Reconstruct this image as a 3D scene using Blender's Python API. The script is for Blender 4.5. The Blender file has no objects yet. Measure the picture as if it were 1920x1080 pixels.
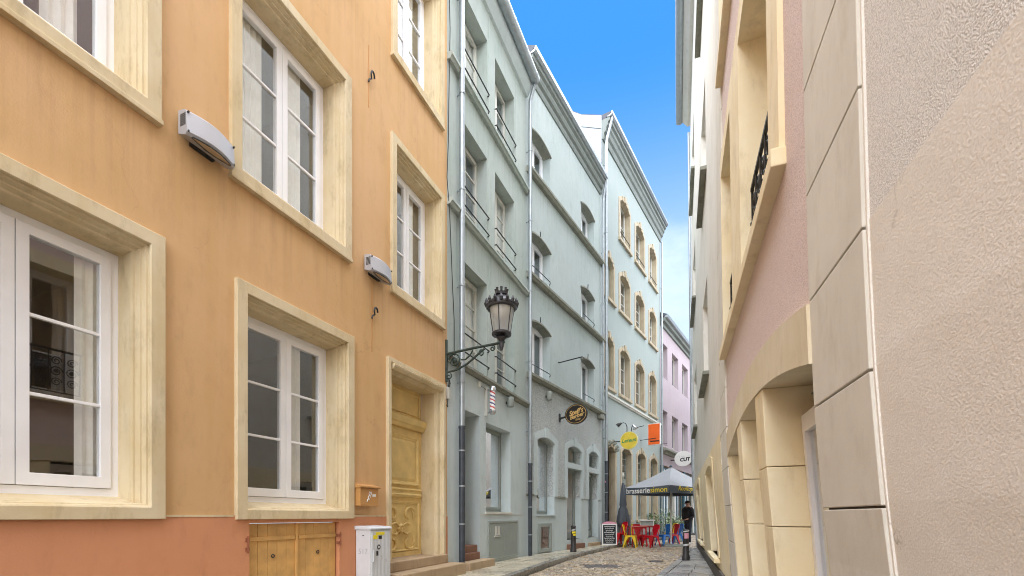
import bpy, bmesh, math, random
from mathutils import Vector, Matrix
R_ = math.radians
rnd = random.Random(7)
scene = bpy.context.scene
COL = scene.collection

# ------------------------------------------------------------------ camera, sky, sun, exposure
FPX, CXP, HZP, EYE = 850.0, 960.0, 967.0, 1.08       # focal length and horizon in photo pixels
cam_d = bpy.data.cameras.new('camera'); cam = bpy.data.objects.new('camera', cam_d); COL.objects.link(cam)
cam.location = (0, 0, EYE); cam.rotation_euler = (R_(90), 0, 0)
cam_d.sensor_width = 36.0; cam_d.lens = FPX / 1920 * 36.0
cam_d.shift_y = (HZP - 540) / 1920.0
cam_d.clip_start = 0.05; cam_d.clip_end = 3000
scene.camera = cam

SUN_EL, SUN_AZ = R_(72), R_(176)     # azimuth from +Y towards +X: behind the camera, to the right
world = bpy.data.worlds.new('World'); scene.world = world; world.use_nodes = True
wn = world.node_tree; wn.nodes.clear()
def wnode(t, **k):
    n = wn.nodes.new(t)
    for a, b in k.items(): setattr(n, a, b)
    return n
sky = wnode('ShaderNodeTexSky', sky_type='NISHITA', sun_disc=False)
sky.sun_elevation = SUN_EL; sky.sun_rotation = SUN_AZ; sky.air_density = 1.0; sky.dust_density = 0.5; sky.ozone_density = 2.2
tc = wnode('ShaderNodeTexCoord')
mp = wnode('ShaderNodeMapping'); mp.inputs['Scale'].default_value = (1.0, 1.0, 2.2); mp.inputs['Location'].default_value = (0.35, 0.0, 0.12)
nz = wnode('ShaderNodeTexNoise'); nz.inputs['Scale'].default_value = 1.5; nz.inputs['Detail'].default_value = 9; nz.inputs['Roughness'].default_value = 0.58
sep = wnode('ShaderNodeSeparateXYZ')
el = wnode('ShaderNodeMapRange'); el.inputs['From Min'].default_value = 0.0; el.inputs['From Max'].default_value = 0.62
el.inputs['To Min'].default_value = 0.24; el.inputs['To Max'].default_value = -0.10
ad = wnode('ShaderNodeMath', operation='ADD')
rp = wnode('ShaderNodeMapRange', interpolation_type='SMOOTHSTEP'); rp.inputs['From Min'].default_value = 0.50; rp.inputs['From Max'].default_value = 0.76
mx = wnode('ShaderNodeMix', data_type='RGBA')
mx.inputs['B'].default_value = (4.6, 5.0, 5.4, 1)
hs = wnode('ShaderNodeHueSaturation'); hs.inputs['Saturation'].default_value = 1.38; hs.inputs['Value'].default_value = 1.2
bg = wnode('ShaderNodeBackground'); bg.inputs['Strength'].default_value = 0.09
out = wnode('ShaderNodeOutputWorld')
L = wn.links.new
L(tc.outputs['Generated'], mp.inputs['Vector']); L(mp.outputs[0], nz.inputs['Vector'])
L(tc.outputs['Generated'], sep.inputs[0]); L(sep.outputs['Z'], el.inputs['Value'])
L(nz.outputs['Fac'], ad.inputs[0]); L(el.outputs[0], ad.inputs[1]); L(ad.outputs[0], rp.inputs['Value'])
L(sky.outputs[0], hs.inputs['Color']); L(hs.outputs[0], mx.inputs['A']); L(rp.outputs[0], mx.inputs['Factor'])
hz = wnode('ShaderNodeMapRange', interpolation_type='SMOOTHSTEP'); hz.inputs['From Min'].default_value = 0.72; hz.inputs['From Max'].default_value = 0.34
hz.inputs['To Min'].default_value = 0.0; hz.inputs['To Max'].default_value = 0.78
mh = wnode('ShaderNodeMix', data_type='RGBA'); mh.inputs['B'].default_value = (2.75, 3.25, 3.75, 1)
L(sep.outputs['Z'], hz.inputs['Value']); L(hz.outputs[0], mh.inputs['Factor']); L(mx.outputs['Result'], mh.inputs['A'])
L(mh.outputs['Result'], bg.inputs['Color']); L(bg.outputs[0], out.inputs['Surface'])

sun_d = bpy.data.lights.new('sun', 'SUN'); sun_d.energy = 4.5; sun_d.angle = R_(130); sun_d.color = (1.0, 0.965, 0.92)
sun = bpy.data.objects.new('sun', sun_d); COL.objects.link(sun)
sdir = Vector((math.sin(SUN_AZ) * math.cos(SUN_EL), math.cos(SUN_AZ) * math.cos(SUN_EL), math.sin(SUN_EL)))
sun.rotation_euler = sdir.to_track_quat('Z', 'Y').to_euler(); sun.location = (0, -6, 30)

vs = scene.view_settings
vs.view_transform = 'Standard'; vs.look = 'None'; vs.gamma = 1; vs.use_curve_mapping = False
vs.exposure = 1.78
scene.cycles.filter_width = 1.0; scene.cycles.max_bounces = 10; scene.cycles.diffuse_bounces = 6; scene.cycles.glossy_bounces = 4; scene.cycles.transparent_max_bounces = 12

# ------------------------------------------------------------------ materials
def S(r, g, b, k=1.0):
    def c(v):
        v /= 255.0
        return (v / 12.92 if v <= 0.04045 else ((v + 0.055) / 1.055) ** 2.4) * k
    return (c(r), c(g), c(b), 1)
MATS = {}
def newmat(name):
    m = bpy.data.materials.new(name); m.use_nodes = True
    MATS[name] = m
    nt = m.node_tree
    return m, nt, nt.nodes['Principled BSDF']
def plain(name, col, rough=0.5, metal=0.0, var=0.12, vscale=3.0, bump=0.0, bscale=60, spec=0.5, coat=0.0):
    m, nt, b = newmat(name); N = nt.nodes.new; K = nt.links.new
    g = N('ShaderNodeNewGeometry'); n = N('ShaderNodeTexNoise'); n.inputs['Scale'].default_value = vscale; n.inputs['Detail'].default_value = 5
    K(g.outputs['Position'], n.inputs['Vector'])
    r = N('ShaderNodeMapRange'); r.inputs['From Min'].default_value = 0.3; r.inputs['From Max'].default_value = 0.7
    r.inputs['To Min'].default_value = 1 - var; r.inputs['To Max'].default_value = 1 + var
    K(n.outputs['Fac'], r.inputs['Value'])
    x = N('ShaderNodeVectorMath'); x.operation = 'SCALE'; x.inputs[0].default_value = col[:3]; K(r.outputs[0], x.inputs['Scale'])
    K(x.outputs[0], b.inputs['Base Color'])
    r2 = N('ShaderNodeMapRange'); r2.inputs['To Min'].default_value = max(0.03, rough - 0.1); r2.inputs['To Max'].default_value = min(1, rough + 0.1)
    K(n.outputs['Fac'], r2.inputs['Value']); K(r2.outputs[0], b.inputs['Roughness'])
    b.inputs['Metallic'].default_value = metal; b.inputs['Specular IOR Level'].default_value = spec
    b.inputs['Coat Weight'].default_value = coat
    if bump:
        n2 = N('ShaderNodeTexNoise'); n2.inputs['Scale'].default_value = bscale; n2.inputs['Detail'].default_value = 4
        K(g.outputs['Position'], n2.inputs['Vector'])
        bp = N('ShaderNodeBump'); bp.inputs['Strength'].default_value = bump; bp.inputs['Distance'].default_value = 0.01
        K(n2.outputs['Fac'], bp.inputs['Height']); K(bp.outputs[0], b.inputs['Normal'])
    return m
def plaster(name, col, col2, rough=0.85, streak=0.35, patch=0.5, pscale=0.9, grain=0.25, gscale=110, dist=0.006, dirt=None, dirt_amt=0.25, speck_shade=0.0, detail=3, crack=0.0, pebble=False, sill=None):
    """lime render or stone: two tones in patches, vertical rain streaks, fine relief"""
    m, nt, b = newmat(name); N = nt.nodes.new; K = nt.links.new
    g = N('ShaderNodeNewGeometry')
    n = N('ShaderNodeTexNoise'); n.inputs['Scale'].default_value = pscale; n.inputs['Detail'].default_value = 7; n.inputs['Roughness'].default_value = 0.62
    K(g.outputs['Position'], n.inputs['Vector'])
    mp = N('ShaderNodeMapping'); mp.inputs['Scale'].default_value = (7, 7, 0.45); K(g.outputs['Position'], mp.inputs['Vector'])
    s = N('ShaderNodeTexNoise'); s.inputs['Scale'].default_value = 1.0; s.inputs['Detail'].default_value = 5; K(mp.outputs[0], s.inputs['Vector'])
    r = N('ShaderNodeMapRange'); r.inputs['From Min'].default_value = 0.35; r.inputs['From Max'].default_value = 0.68; r.inputs['To Max'].default_value = patch
    K(n.outputs['Fac'], r.inputs['Value'])
    r2 = N('ShaderNodeMapRange'); r2.inputs['From Min'].default_value = 0.48; r2.inputs['From Max'].default_value = 0.78; r2.inputs['To Max'].default_value = streak
    K(s.outputs['Fac'], r2.inputs['Value'])
    a = N('ShaderNodeMath'); a.operation = 'ADD'; a.use_clamp = True; K(r.outputs[0], a.inputs[0]); K(r2.outputs[0], a.inputs[1])
    mx = N('ShaderNodeMix'); mx.data_type = 'RGBA'; mx.inputs['A'].default_value = col; mx.inputs['B'].default_value = col2
    K(a.outputs[0], mx.inputs['Factor'])
    res = mx.outputs['Result']
    if dirt:
        d = N('ShaderNodeTexNoise'); d.inputs['Scale'].default_value = 2.6; d.inputs['Detail'].default_value = 8; d.inputs['Roughness'].default_value = 0.7
        mp2 = N('ShaderNodeMapping'); mp2.inputs['Scale'].default_value = (2.2, 2.2, 0.8); mp2.inputs['Location'].default_value = (3.1, 7.7, 1.3)
        K(g.outputs['Position'], mp2.inputs['Vector']); K(mp2.outputs[0], d.inputs['Vector'])
        r3 = N('ShaderNodeMapRange'); r3.inputs['From Min'].default_value = 0.52; r3.inputs['From Max'].default_value = 0.75; r3.inputs['To Max'].default_value = dirt_amt
        K(d.outputs['Fac'], r3.inputs['Value'])
        m2 = N('ShaderNodeMix'); m2.data_type = 'RGBA'; m2.inputs['B'].default_value = dirt; K(res, m2.inputs['A']); K(r3.outputs[0], m2.inputs['Factor'])
        res = m2.outputs['Result']
    gr = N('ShaderNodeTexNoise'); gr.inputs['Scale'].default_value = gscale; gr.inputs['Detail'].default_value = detail; gr.inputs['Roughness'].default_value = 0.55
    K(g.outputs['Position'], gr.inputs['Vector'])
    gfac = gr.outputs['Fac']
    if pebble:
        vv = N('ShaderNodeTexVoronoi'); vv.feature = 'SMOOTH_F1'; vv.inputs['Scale'].default_value = gscale * .8; vv.inputs['Smoothness'].default_value = .4; vv.inputs['Randomness'].default_value = 1
        wq = N('ShaderNodeTexNoise'); wq.inputs['Scale'].default_value = gscale * .5; wq.inputs['Detail'].default_value = 2; K(g.outputs['Position'], wq.inputs['Vector'])
        dq = N('ShaderNodeVectorMath'); dq.operation = 'MULTIPLY_ADD'; dq.inputs[1].default_value = (1.2 / gscale,) * 3; K(wq.outputs['Color'], dq.inputs[0]); K(g.outputs['Position'], dq.inputs[2]); K(dq.outputs[0], vv.inputs['Vector'])
        iv = N('ShaderNodeMath'); iv.operation = 'SUBTRACT'; iv.inputs[0].default_value = 1.0; K(vv.outputs['Distance'], iv.inputs[1])
        av = N('ShaderNodeMath'); av.operation = 'MULTIPLY'; K(iv.outputs[0], av.inputs[0]); K(gr.outputs['Fac'], av.inputs[1]); gfac = av.outputs[0]
    if speck_shade:  # shade of the grain put into the colour: pits darker, tops lighter
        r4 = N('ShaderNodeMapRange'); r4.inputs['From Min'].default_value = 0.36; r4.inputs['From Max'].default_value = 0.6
        r4.inputs['To Min'].default_value = 1 - speck_shade; r4.inputs['To Max'].default_value = 1 + speck_shade * 0.35
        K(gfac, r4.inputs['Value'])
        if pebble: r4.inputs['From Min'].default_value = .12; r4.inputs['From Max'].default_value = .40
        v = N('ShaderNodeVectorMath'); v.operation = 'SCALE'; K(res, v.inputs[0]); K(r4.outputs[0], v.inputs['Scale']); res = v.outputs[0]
    if sill:
        sz = N('ShaderNodeSeparateXYZ'); K(g.outputs['Position'], sz.inputs[0])
        q1 = N('ShaderNodeMath'); q1.operation = 'SUBTRACT'; q1.inputs[1].default_value = sill[0]; K(sz.outputs['Z'], q1.inputs[0])
        q2 = N('ShaderNodeMath'); q2.operation = 'DIVIDE'; q2.inputs[1].default_value = sill[1]; K(q1.outputs[0], q2.inputs[0])
        q3 = N('ShaderNodeMath'); q3.operation = 'FRACT'; K(q2.outputs[0], q3.inputs[0])
        q4 = N('ShaderNodeMapRange'); q4.interpolation_type = 'SMOOTHSTEP'; q4.inputs['From Min'].default_value = .66; q4.inputs['From Max'].default_value = 1.0; K(q3.outputs[0], q4.inputs['Value'])
        mp3 = N('ShaderNodeMapping'); mp3.inputs['Scale'].default_value = (13, 13, .3); K(g.outputs['Position'], mp3.inputs['Vector'])
        st = N('ShaderNodeTexNoise'); st.inputs['Scale'].default_value = 1; st.inputs['Detail'].default_value = 6; st.inputs['Roughness'].default_value = .65; K(mp3.outputs[0], st.inputs['Vector'])
        q5 = N('ShaderNodeMapRange'); q5.inputs['From Min'].default_value = .46; q5.inputs['From Max'].default_value = .72; q5.inputs['To Max'].default_value = .40; K(st.outputs['Fac'], q5.inputs['Value'])
        q6 = N('ShaderNodeMath'); q6.operation = 'MULTIPLY'; K(q4.outputs[0], q6.inputs[0]); K(q5.outputs[0], q6.inputs[1])
        m6 = N('ShaderNodeMix'); m6.data_type = 'RGBA'; m6.inputs['B'].default_value = dirt or (.3, .25, .2, 1); K(res, m6.inputs['A']); K(q6.outputs[0], m6.inputs['Factor']); res = m6.outputs['Result']
    if crack:
        wv = N('ShaderNodeTexNoise'); wv.inputs['Scale'].default_value = 3.0; wv.inputs['Detail'].default_value = 6; K(g.outputs['Position'], wv.inputs['Vector'])
        va = N('ShaderNodeVectorMath'); va.operation = 'MULTIPLY_ADD'; va.inputs[1].default_value = (.6, .6, .6); K(wv.outputs['Color'], va.inputs[0]); K(g.outputs['Position'], va.inputs[2])
        vo = N('ShaderNodeTexVoronoi'); vo.feature = 'DISTANCE_TO_EDGE'; vo.inputs['Scale'].default_value = .55; K(va.outputs[0], vo.inputs['Vector'])
        r5 = N('ShaderNodeMapRange'); r5.inputs['From Min'].default_value = .0; r5.inputs['From Max'].default_value = .0035; r5.inputs['To Min'].default_value = crack; r5.inputs['To Max'].default_value = 0
        K(vo.outputs['Distance'], r5.inputs['Value'])
        mk = N('ShaderNodeMapRange'); mk.inputs['From Min'].default_value = .5; mk.inputs['From Max'].default_value = .6; K(n.outputs['Fac'], mk.inputs['Value'])
        mu = N('ShaderNodeMath'); mu.operation = 'MULTIPLY'; K(r5.outputs[0], mu.inputs[0]); K(mk.outputs[0], mu.inputs[1])
        m5 = N('ShaderNodeMix'); m5.data_type = 'RGBA'; m5.inputs['B'].default_value = dirt or (.2, .17, .14, 1); K(res, m5.inputs['A']); K(mu.outputs[0], m5.inputs['Factor']); res = m5.outputs['Result']
    K(res, b.inputs['Base Color']); b.inputs['Roughness'].default_value = rough; b.inputs['Specular IOR Level'].default_value = 0.3
    big = N('ShaderNodeTexNoise'); big.inputs['Scale'].default_value = 5; big.inputs['Detail'].default_value = 3; K(g.outputs['Position'], big.inputs['Vector'])
    bp0 = N('ShaderNodeBump'); bp0.inputs['Strength'].default_value = 0.25; bp0.inputs['Distance'].default_value = 0.02; K(big.outputs['Fac'], bp0.inputs['Height'])
    bp = N('ShaderNodeBump'); bp.inputs['Strength'].default_value = grain; bp.inputs['Distance'].default_value = dist
    K(gfac, bp.inputs['Height']); K(bp0.outputs[0], bp.inputs['Normal']); K(bp.outputs[0], b.inputs['Normal'])
    return m

M_ORANGE = plaster('ochre_orange_render', S(224, 184, 138, .87), S(212, 172, 117, .87), streak=.4, patch=.8, pscale=.55, grain=.35, gscale=70, dist=.004, dirt=S(184, 146, 108, .85), dirt_amt=.35, crack=.6, sill=(4.6, 3.72))
M_SALMON = plaster('salmon_plinth_render', S(213, 150, 112, .9), S(203, 140, 98, .9), grain=.3, gscale=80, dist=.004, dirt=S(160, 110, 84, .8))
M_STONE = plaster('yellow_sandstone_paint', S(226, 211, 178, .88), S(212, 190, 146, .86), streak=.5, patch=.7, pscale=1.6, grain=.25, gscale=130, dist=.003, dirt=S(150, 130, 92, .75), dirt_amt=.5)
M_SAGE = plaster('sage_render', S(190, 199, 194, .83), S(176, 191, 184, .83), streak=.4, patch=.7, grain=.2, gscale=90, dist=.003, dirt=S(128, 140, 126, .8), dirt_amt=.35, crack=.6, sill=(4.02, 2.95))
M_SAGE2 = plaster('sage_smooth_render', S(204, 216, 217, .92), S(194, 207, 208, .92), grain=.12, gscale=90, dist=.003, dirt=S(140, 150, 142, .8), dirt_amt=.25)
M_PALE = plaster('pale_green_render', S(194, 205, 204, .84), S(182, 196, 194, .84), streak=.3, patch=.7, grain=.5, gscale=26, dist=.012, dirt=S(150, 160, 150, .8), dirt_amt=.3, crack=.6, sill=(4.84, 2.78))
M_ROUGH = plaster('grey_roughcast', S(206, 212, 211, .9), S(190, 198, 198, .9), grain=1.0, gscale=34, dist=.035, pebble=True, dirt=S(120, 126, 120, .8), speck_shade=.22)
M_MINT = plaster('light_blue_green_render', S(176, 187, 185, .80), S(166, 180, 177, .80), streak=.3, grain=.2, gscale=60, dist=.004, dirt=S(158, 176, 168, .8), dirt_amt=.22, crack=.6, sill=(6.0, 3.2))
M_LILAC = plaster('lilac_render', S(194, 181, 188, .84), S(184, 171, 179, .84), grain=.2, gscale=60, dist=.004, dirt=S(170, 150, 158, .8))
M_TAN = plaster('tan_sandstone', S(200, 189, 166, .82), S(184, 165, 134, .80), pscale=2.2, grain=.5, gscale=45, dist=.012, dirt=S(128, 100, 70, .75), dirt_amt=.5)
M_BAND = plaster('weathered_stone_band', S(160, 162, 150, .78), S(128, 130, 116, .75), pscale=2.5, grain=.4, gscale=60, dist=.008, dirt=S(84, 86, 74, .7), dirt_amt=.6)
M_CORN = plaster('grey_painted_cornice', S(150, 158, 154, .8), S(128, 136, 130, .78), grain=.2, gscale=60, dist=.004, dirt=S(92, 98, 92, .8), dirt_amt=.5)
M_PINK = plaster('pink_roughcast', S(238, 219, 212, .97), S(232, 208, 200, .97), streak=.15, patch=.4, grain=.9, gscale=190, dist=.010, speck_shade=.24, detail=2, pebble=True)
M_STUCCO = plaster('beige_fine_stucco', S(238, 234, 226, .97), S(230, 225, 214, .97), streak=.15, patch=.6, pscale=1.4, grain=.55, gscale=130, dist=.004, detail=6, speck_shade=.07, crack=.6)
M_ROUGHB = plaster('beige_roughcast', S(242, 240, 235, .98), S(236, 232, 226, .98), streak=.1, patch=.4, grain=.8, gscale=260, dist=.008, speck_shade=.28, detail=5, pebble=True)
M_ASHLAR = plaster('buff_ashlar', S(226, 223, 212, .94), S(214, 210, 198, .94), streak=.35, patch=.7, pscale=2.2, grain=.25, gscale=160, dist=.003, dirt=S(170, 150, 122, .8), dirt_amt=.3)
M_CREAM = plaster('cream_render', S(234, 231, 222, .94), S(226, 221, 208, .94), streak=.4, patch=.7, grain=.3, gscale=60, dist=.005, dirt=S(170, 160, 140, .8), dirt_amt=.3, sill=(3.7, 3.74))
M_ARCH = plaster('pale_buff_sandstone', S(230, 220, 196, .94), S(220, 204, 168, .92), streak=.35, patch=.7, pscale=1.8, grain=.25, gscale=120, dist=.004, dirt=S(170, 146, 108, .85), dirt_amt=.3)
M_YSTONE = plaster('warm_sandstone_dressing', S(244, 233, 202, .97), S(236, 218, 176, .96), streak=.4, patch=.8, pscale=1.8, grain=.25, gscale=120, dist=.004, dirt=S(160, 128, 84, .8), dirt_amt=.35)
M_DKPLINTH = plaster('dark_grey_plinth', S(112, 108, 102, .8), S(92, 90, 86, .8), grain=.4, gscale=70, dist=.006)
M_WHITE = plain('white_window_paint', S(246, 248, 252, .95), .35, var=.04)
M_OFFWHITE = plain('offwhite_paint', S(214, 214, 204, .85), .45, var=.08)
M_DOOR = plain('ochre_door_paint', S(226, 198, 132, .92), .5, var=.12, vscale=5, bump=.25, bscale=40)
M_HATCH = plain('ochre_brown_boards', S(214, 168, 102, .9), .6, var=.16, vscale=6, bump=.4, bscale=50)
M_MAILBOX = plain('tan_painted_metal', S(205, 152, 90, .84), .5, var=.1)
M_RUST = plain('rusty_salmon_iron', S(160, 96, 66, .8), .7, var=.3, vscale=30, bump=.4)
M_CABINET = plain('light_grey_polyester', S(214, 217, 221, .86), .5, var=.06, vscale=4, bump=.1)
M_IRON = plain('black_iron', S(38, 40, 40), .5, var=.3, vscale=12, bump=.2)
M_GREENIRON = plain('green_black_iron', S(50, 66, 60), .5, var=.3, vscale=12, bump=.2)
M_ZINC = plain('zinc', S(172, 180, 184, .9), .42, metal=.55, var=.12, vscale=7, bump=.1)
M_CAST = plain('dark_cast_iron_pipe', S(58, 64, 72), .45, var=.25, vscale=8)
M_GREYMETAL = plain('grey_green_sheet_metal', S(158, 166, 160, .84), .5, var=.06, bump=.1)
M_ALU = plain('silver_grey_cast_metal', S(192, 194, 200, .85), .42, metal=.3, var=.06)
M_CHROME = plain('chrome', S(200, 202, 205), .2, metal=.9, var=.05)
M_SLATE = plain('slate', S(72, 76, 86), .6, var=.25, vscale=8, bump=.4, bscale=25)
M_GREYCLAD = plain('pale_grey_cladding', S(196, 204, 212, .86), .5, var=.05)
M_BROWNSTEP = plaster('brown_step_stone', S(150, 112, 92, .8), S(124, 96, 82, .8), grain=.3, gscale=60)
M_STEP = plaster('worn_stone_step', S(196, 172, 140, .8), S(166, 142, 112, .8), grain=.35, gscale=70, dirt=S(110, 98, 80, .8), dirt_amt=.5)
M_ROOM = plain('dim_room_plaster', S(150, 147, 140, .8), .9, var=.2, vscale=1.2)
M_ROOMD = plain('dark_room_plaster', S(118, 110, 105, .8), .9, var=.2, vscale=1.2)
M_CURTAIN = plain('white_curtain_cloth', S(248, 246, 240, .95), .9, var=.05, vscale=14)
M_DARKWOOD = plain('dark_door_paint', S(40, 38, 38), .5, var=.2)
M_TEAL = plain('teal_shopfront_paint', S(58, 92, 104), .5, var=.12)
M_YELLOW = plain('yellow_chair_paint', S(242, 206, 16, .85), .32, var=.05, coat=.3)
M_RED = plain('red_chair_paint', S(206, 22, 42, .85), .32, var=.06, coat=.3)
M_BLUE = plain('blue_chair_paint', S(22, 116, 204, .85), .32, var=.06, coat=.3)
M_REDTOP = plain('faded_red_table_paint', S(204, 96, 84, .85), .4, var=.1)
M_CANVAS = plain('grey_parasol_canvas', S(160, 164, 168, .8), .85, var=.05, bump=.15, bscale=200)
M_CANVASD = plain('charcoal_parasol_canvas', S(92, 100, 108, .8), .85, var=.06, bump=.2, bscale=120)
M_POSTER = plain('signboard_orange', S(250, 106, 22, .9), .45, var=.03)
M_SIGNY = plain('signboard_yellow', S(240, 214, 76, .9), .45, var=.08, vscale=5)
M_SIGNYL = plain('signboard_pale_yellow', S(240, 232, 168, .9), .45, var=.03)
M_GREENINK = plain('green_lettering', S(62, 152, 92), .5, var=.05)
M_SIGNW = plain('signboard_white', S(242, 242, 240, .88), .4, var=.03)
M_BLACKINK = plain('black_lettering', S(26, 26, 28), .5, var=.05)
M_GREYINK = plain('pale_grey_lettering', S(168, 172, 176), .5, var=.05)
M_SIGNB = plain('signboard_black', S(30, 28, 27), .4, var=.1)
M_GOLD = plain('gold_lettering', S(222, 184, 112, .9), .45, var=.06)
M_INKW = plain('white_lettering', S(240, 240, 236, .9), .5, var=.03)
M_INKY = plain('yellow_lettering', S(240, 214, 60, .9), .5, var=.03)
M_BOARD = plain('chalkboard', S(34, 42, 46), .7, var=.2, vscale=20)
M_BOLLARD = plain('dark_bollard_paint', S(52, 50, 50), .45, var=.15, vscale=9, bump=.1)
M_STICKR = plain('pink_sticker', S(212, 150, 168), .5, var=.15, vscale=60)
M_STICKG = plain('grey_sticker', S(196, 198, 200), .5, var=.2, vscale=60)
M_STICKY = plain('yellow_sticker', S(232, 214, 40), .5, var=.08, vscale=60)
M_STICKB = plain('black_sticker', S(34, 34, 38), .5, var=.1)
M_STICKC = plain('red_sticker', S(190, 60, 56), .5, var=.2, vscale=60)
M_BPRED = plain('barber_red', S(196, 60, 70), .3, var=.03)
M_BPBLUE = plain('barber_blue', S(58, 66, 120), .3, var=.03)
M_BPWHITE = plain('barber_white', S(236, 234, 230), .3, var=.03)
M_JACKET = plain('black_jacket_cloth', S(34, 34, 38), .8, var=.2, vscale=14, bump=.3, bscale=30)
M_JEANS = plain('dark_denim', S(38, 42, 54), .85, var=.2, vscale=20)
M_SKIN = plain('skin', S(204, 160, 136, .85), .55, var=.06)
M_SHOE = plain('white_shoe', S(222, 222, 220, .85), .6, var=.05)
M_HAIR = plain('dark_hair', S(36, 30, 28), .7, var=.2)
M_CABLE = plain('black_cable', S(36, 36, 36), .6, var=.1)
M_LEAF = plain('green_leaves', S(86, 124, 56, .7), .5, var=.4, vscale=9)
M_LEAFP = plain('pale_leaves', S(176, 196, 160, .7), .5, var=.3, vscale=9)
M_PLANTER = plain('pale_grey_planter', S(176, 182, 176, .8), .7, var=.1)
M_CUSH = plain('grey_fabric', S(140, 144, 146, .8), .9, var=.12, vscale=20)
M_WARMREFL = plain('warm_reflection_lining', S(238, 214, 172, .94), .7, var=.2, vscale=2.5)  # pale warm room lining, stands in for facade reflections in the shop panes
M_MANHOLE = plain('manhole_iron', S(96, 92, 92), .5, var=.25, vscale=14, bump=.5, bscale=45)

def glass_mat(name, tint, base, ior, rough=0.0):
    m = bpy.data.materials.new(name); m.use_nodes = True; nt = m.node_tree; nt.nodes.clear(); N = nt.nodes.new; K = nt.links.new
    o = N('ShaderNodeOutputMaterial'); t = N('ShaderNodeBsdfTransparent'); t.inputs[0].default_value = tint
    gl = N('ShaderNodeBsdfGlossy'); gl.inputs['Roughness'].default_value = rough; gl.inputs['Color'].default_value = (.95, .97, 1, 1)
    lw = N('ShaderNodeLayerWeight'); lw.inputs['Blend'].default_value = .5
    fr = N('ShaderNodeMath'); fr.operation = 'POWER'; fr.inputs[1].default_value = 4.0 if ior < 1.55 else 3.0; K(lw.outputs['Facing'], fr.inputs[0])
    g = N('ShaderNodeNewGeometry'); n = N('ShaderNodeTexNoise'); n.inputs['Scale'].default_value = 1.7; K(g.outputs['Position'], n.inputs['Vector'])
    bp = N('ShaderNodeBump'); bp.inputs['Strength'].default_value = .03; bp.inputs['Distance'].default_value = .02; K(n.outputs['Fac'], bp.inputs['Height']); K(bp.outputs[0], gl.inputs['Normal'])
    a = N('ShaderNodeMath'); a.operation = 'ADD'; a.use_clamp = True; a.inputs[1].default_value = base; K(fr.outputs[0], a.inputs[0])
    mx = N('ShaderNodeMixShader'); K(a.outputs[0], mx.inputs[0]); K(t.outputs[0], mx.inputs[1]); K(gl.outputs[0], mx.inputs[2]); K(mx.outputs[0], o.inputs[0])
    return m
M_GLASS = glass_mat('window_glass', (.97, .98, .98, 1), .10, 1.5)
M_SHOPGLASS = glass_mat('shop_window_glass', (.95, .96, .96, 1), .52, 1.6)
M_LAMPGLASS = glass_mat('lantern_glass', (.95, .95, .94, 1), .05, 1.45, .12)
_nt = M_LAMPGLASS.node_tree; _tl = _nt.nodes.new('ShaderNodeBsdfTranslucent'); _tl.inputs[0].default_value = (.85, .85, .84, 1); _df = _nt.nodes.new('ShaderNodeBsdfDiffuse'); _df.inputs[0].default_value = (.8, .8, .79, 1)
_a = _nt.nodes.new('ShaderNodeMixShader'); _a.inputs[0].default_value = .5; _nt.links.new(_tl.outputs[0], _a.inputs[1]); _nt.links.new(_df.outputs[0], _a.inputs[2])
_m = _nt.nodes.new('ShaderNodeMixShader'); _m.inputs[0].default_value = .38; _o = [q for q in _nt.nodes if q.type == 'OUTPUT_MATERIAL'][0]; _src = _o.inputs[0].links[0].from_socket
_nt.links.new(_src, _m.inputs[1]); _nt.links.new(_a.outputs[0], _m.inputs[2]); _nt.links.new(_m.outputs[0], _o.inputs[0])
M_LANT = plain('grey_black_lantern_iron', S(60, 60, 64), .36, metal=.3, var=.25, vscale=12, bump=.2)

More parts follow.
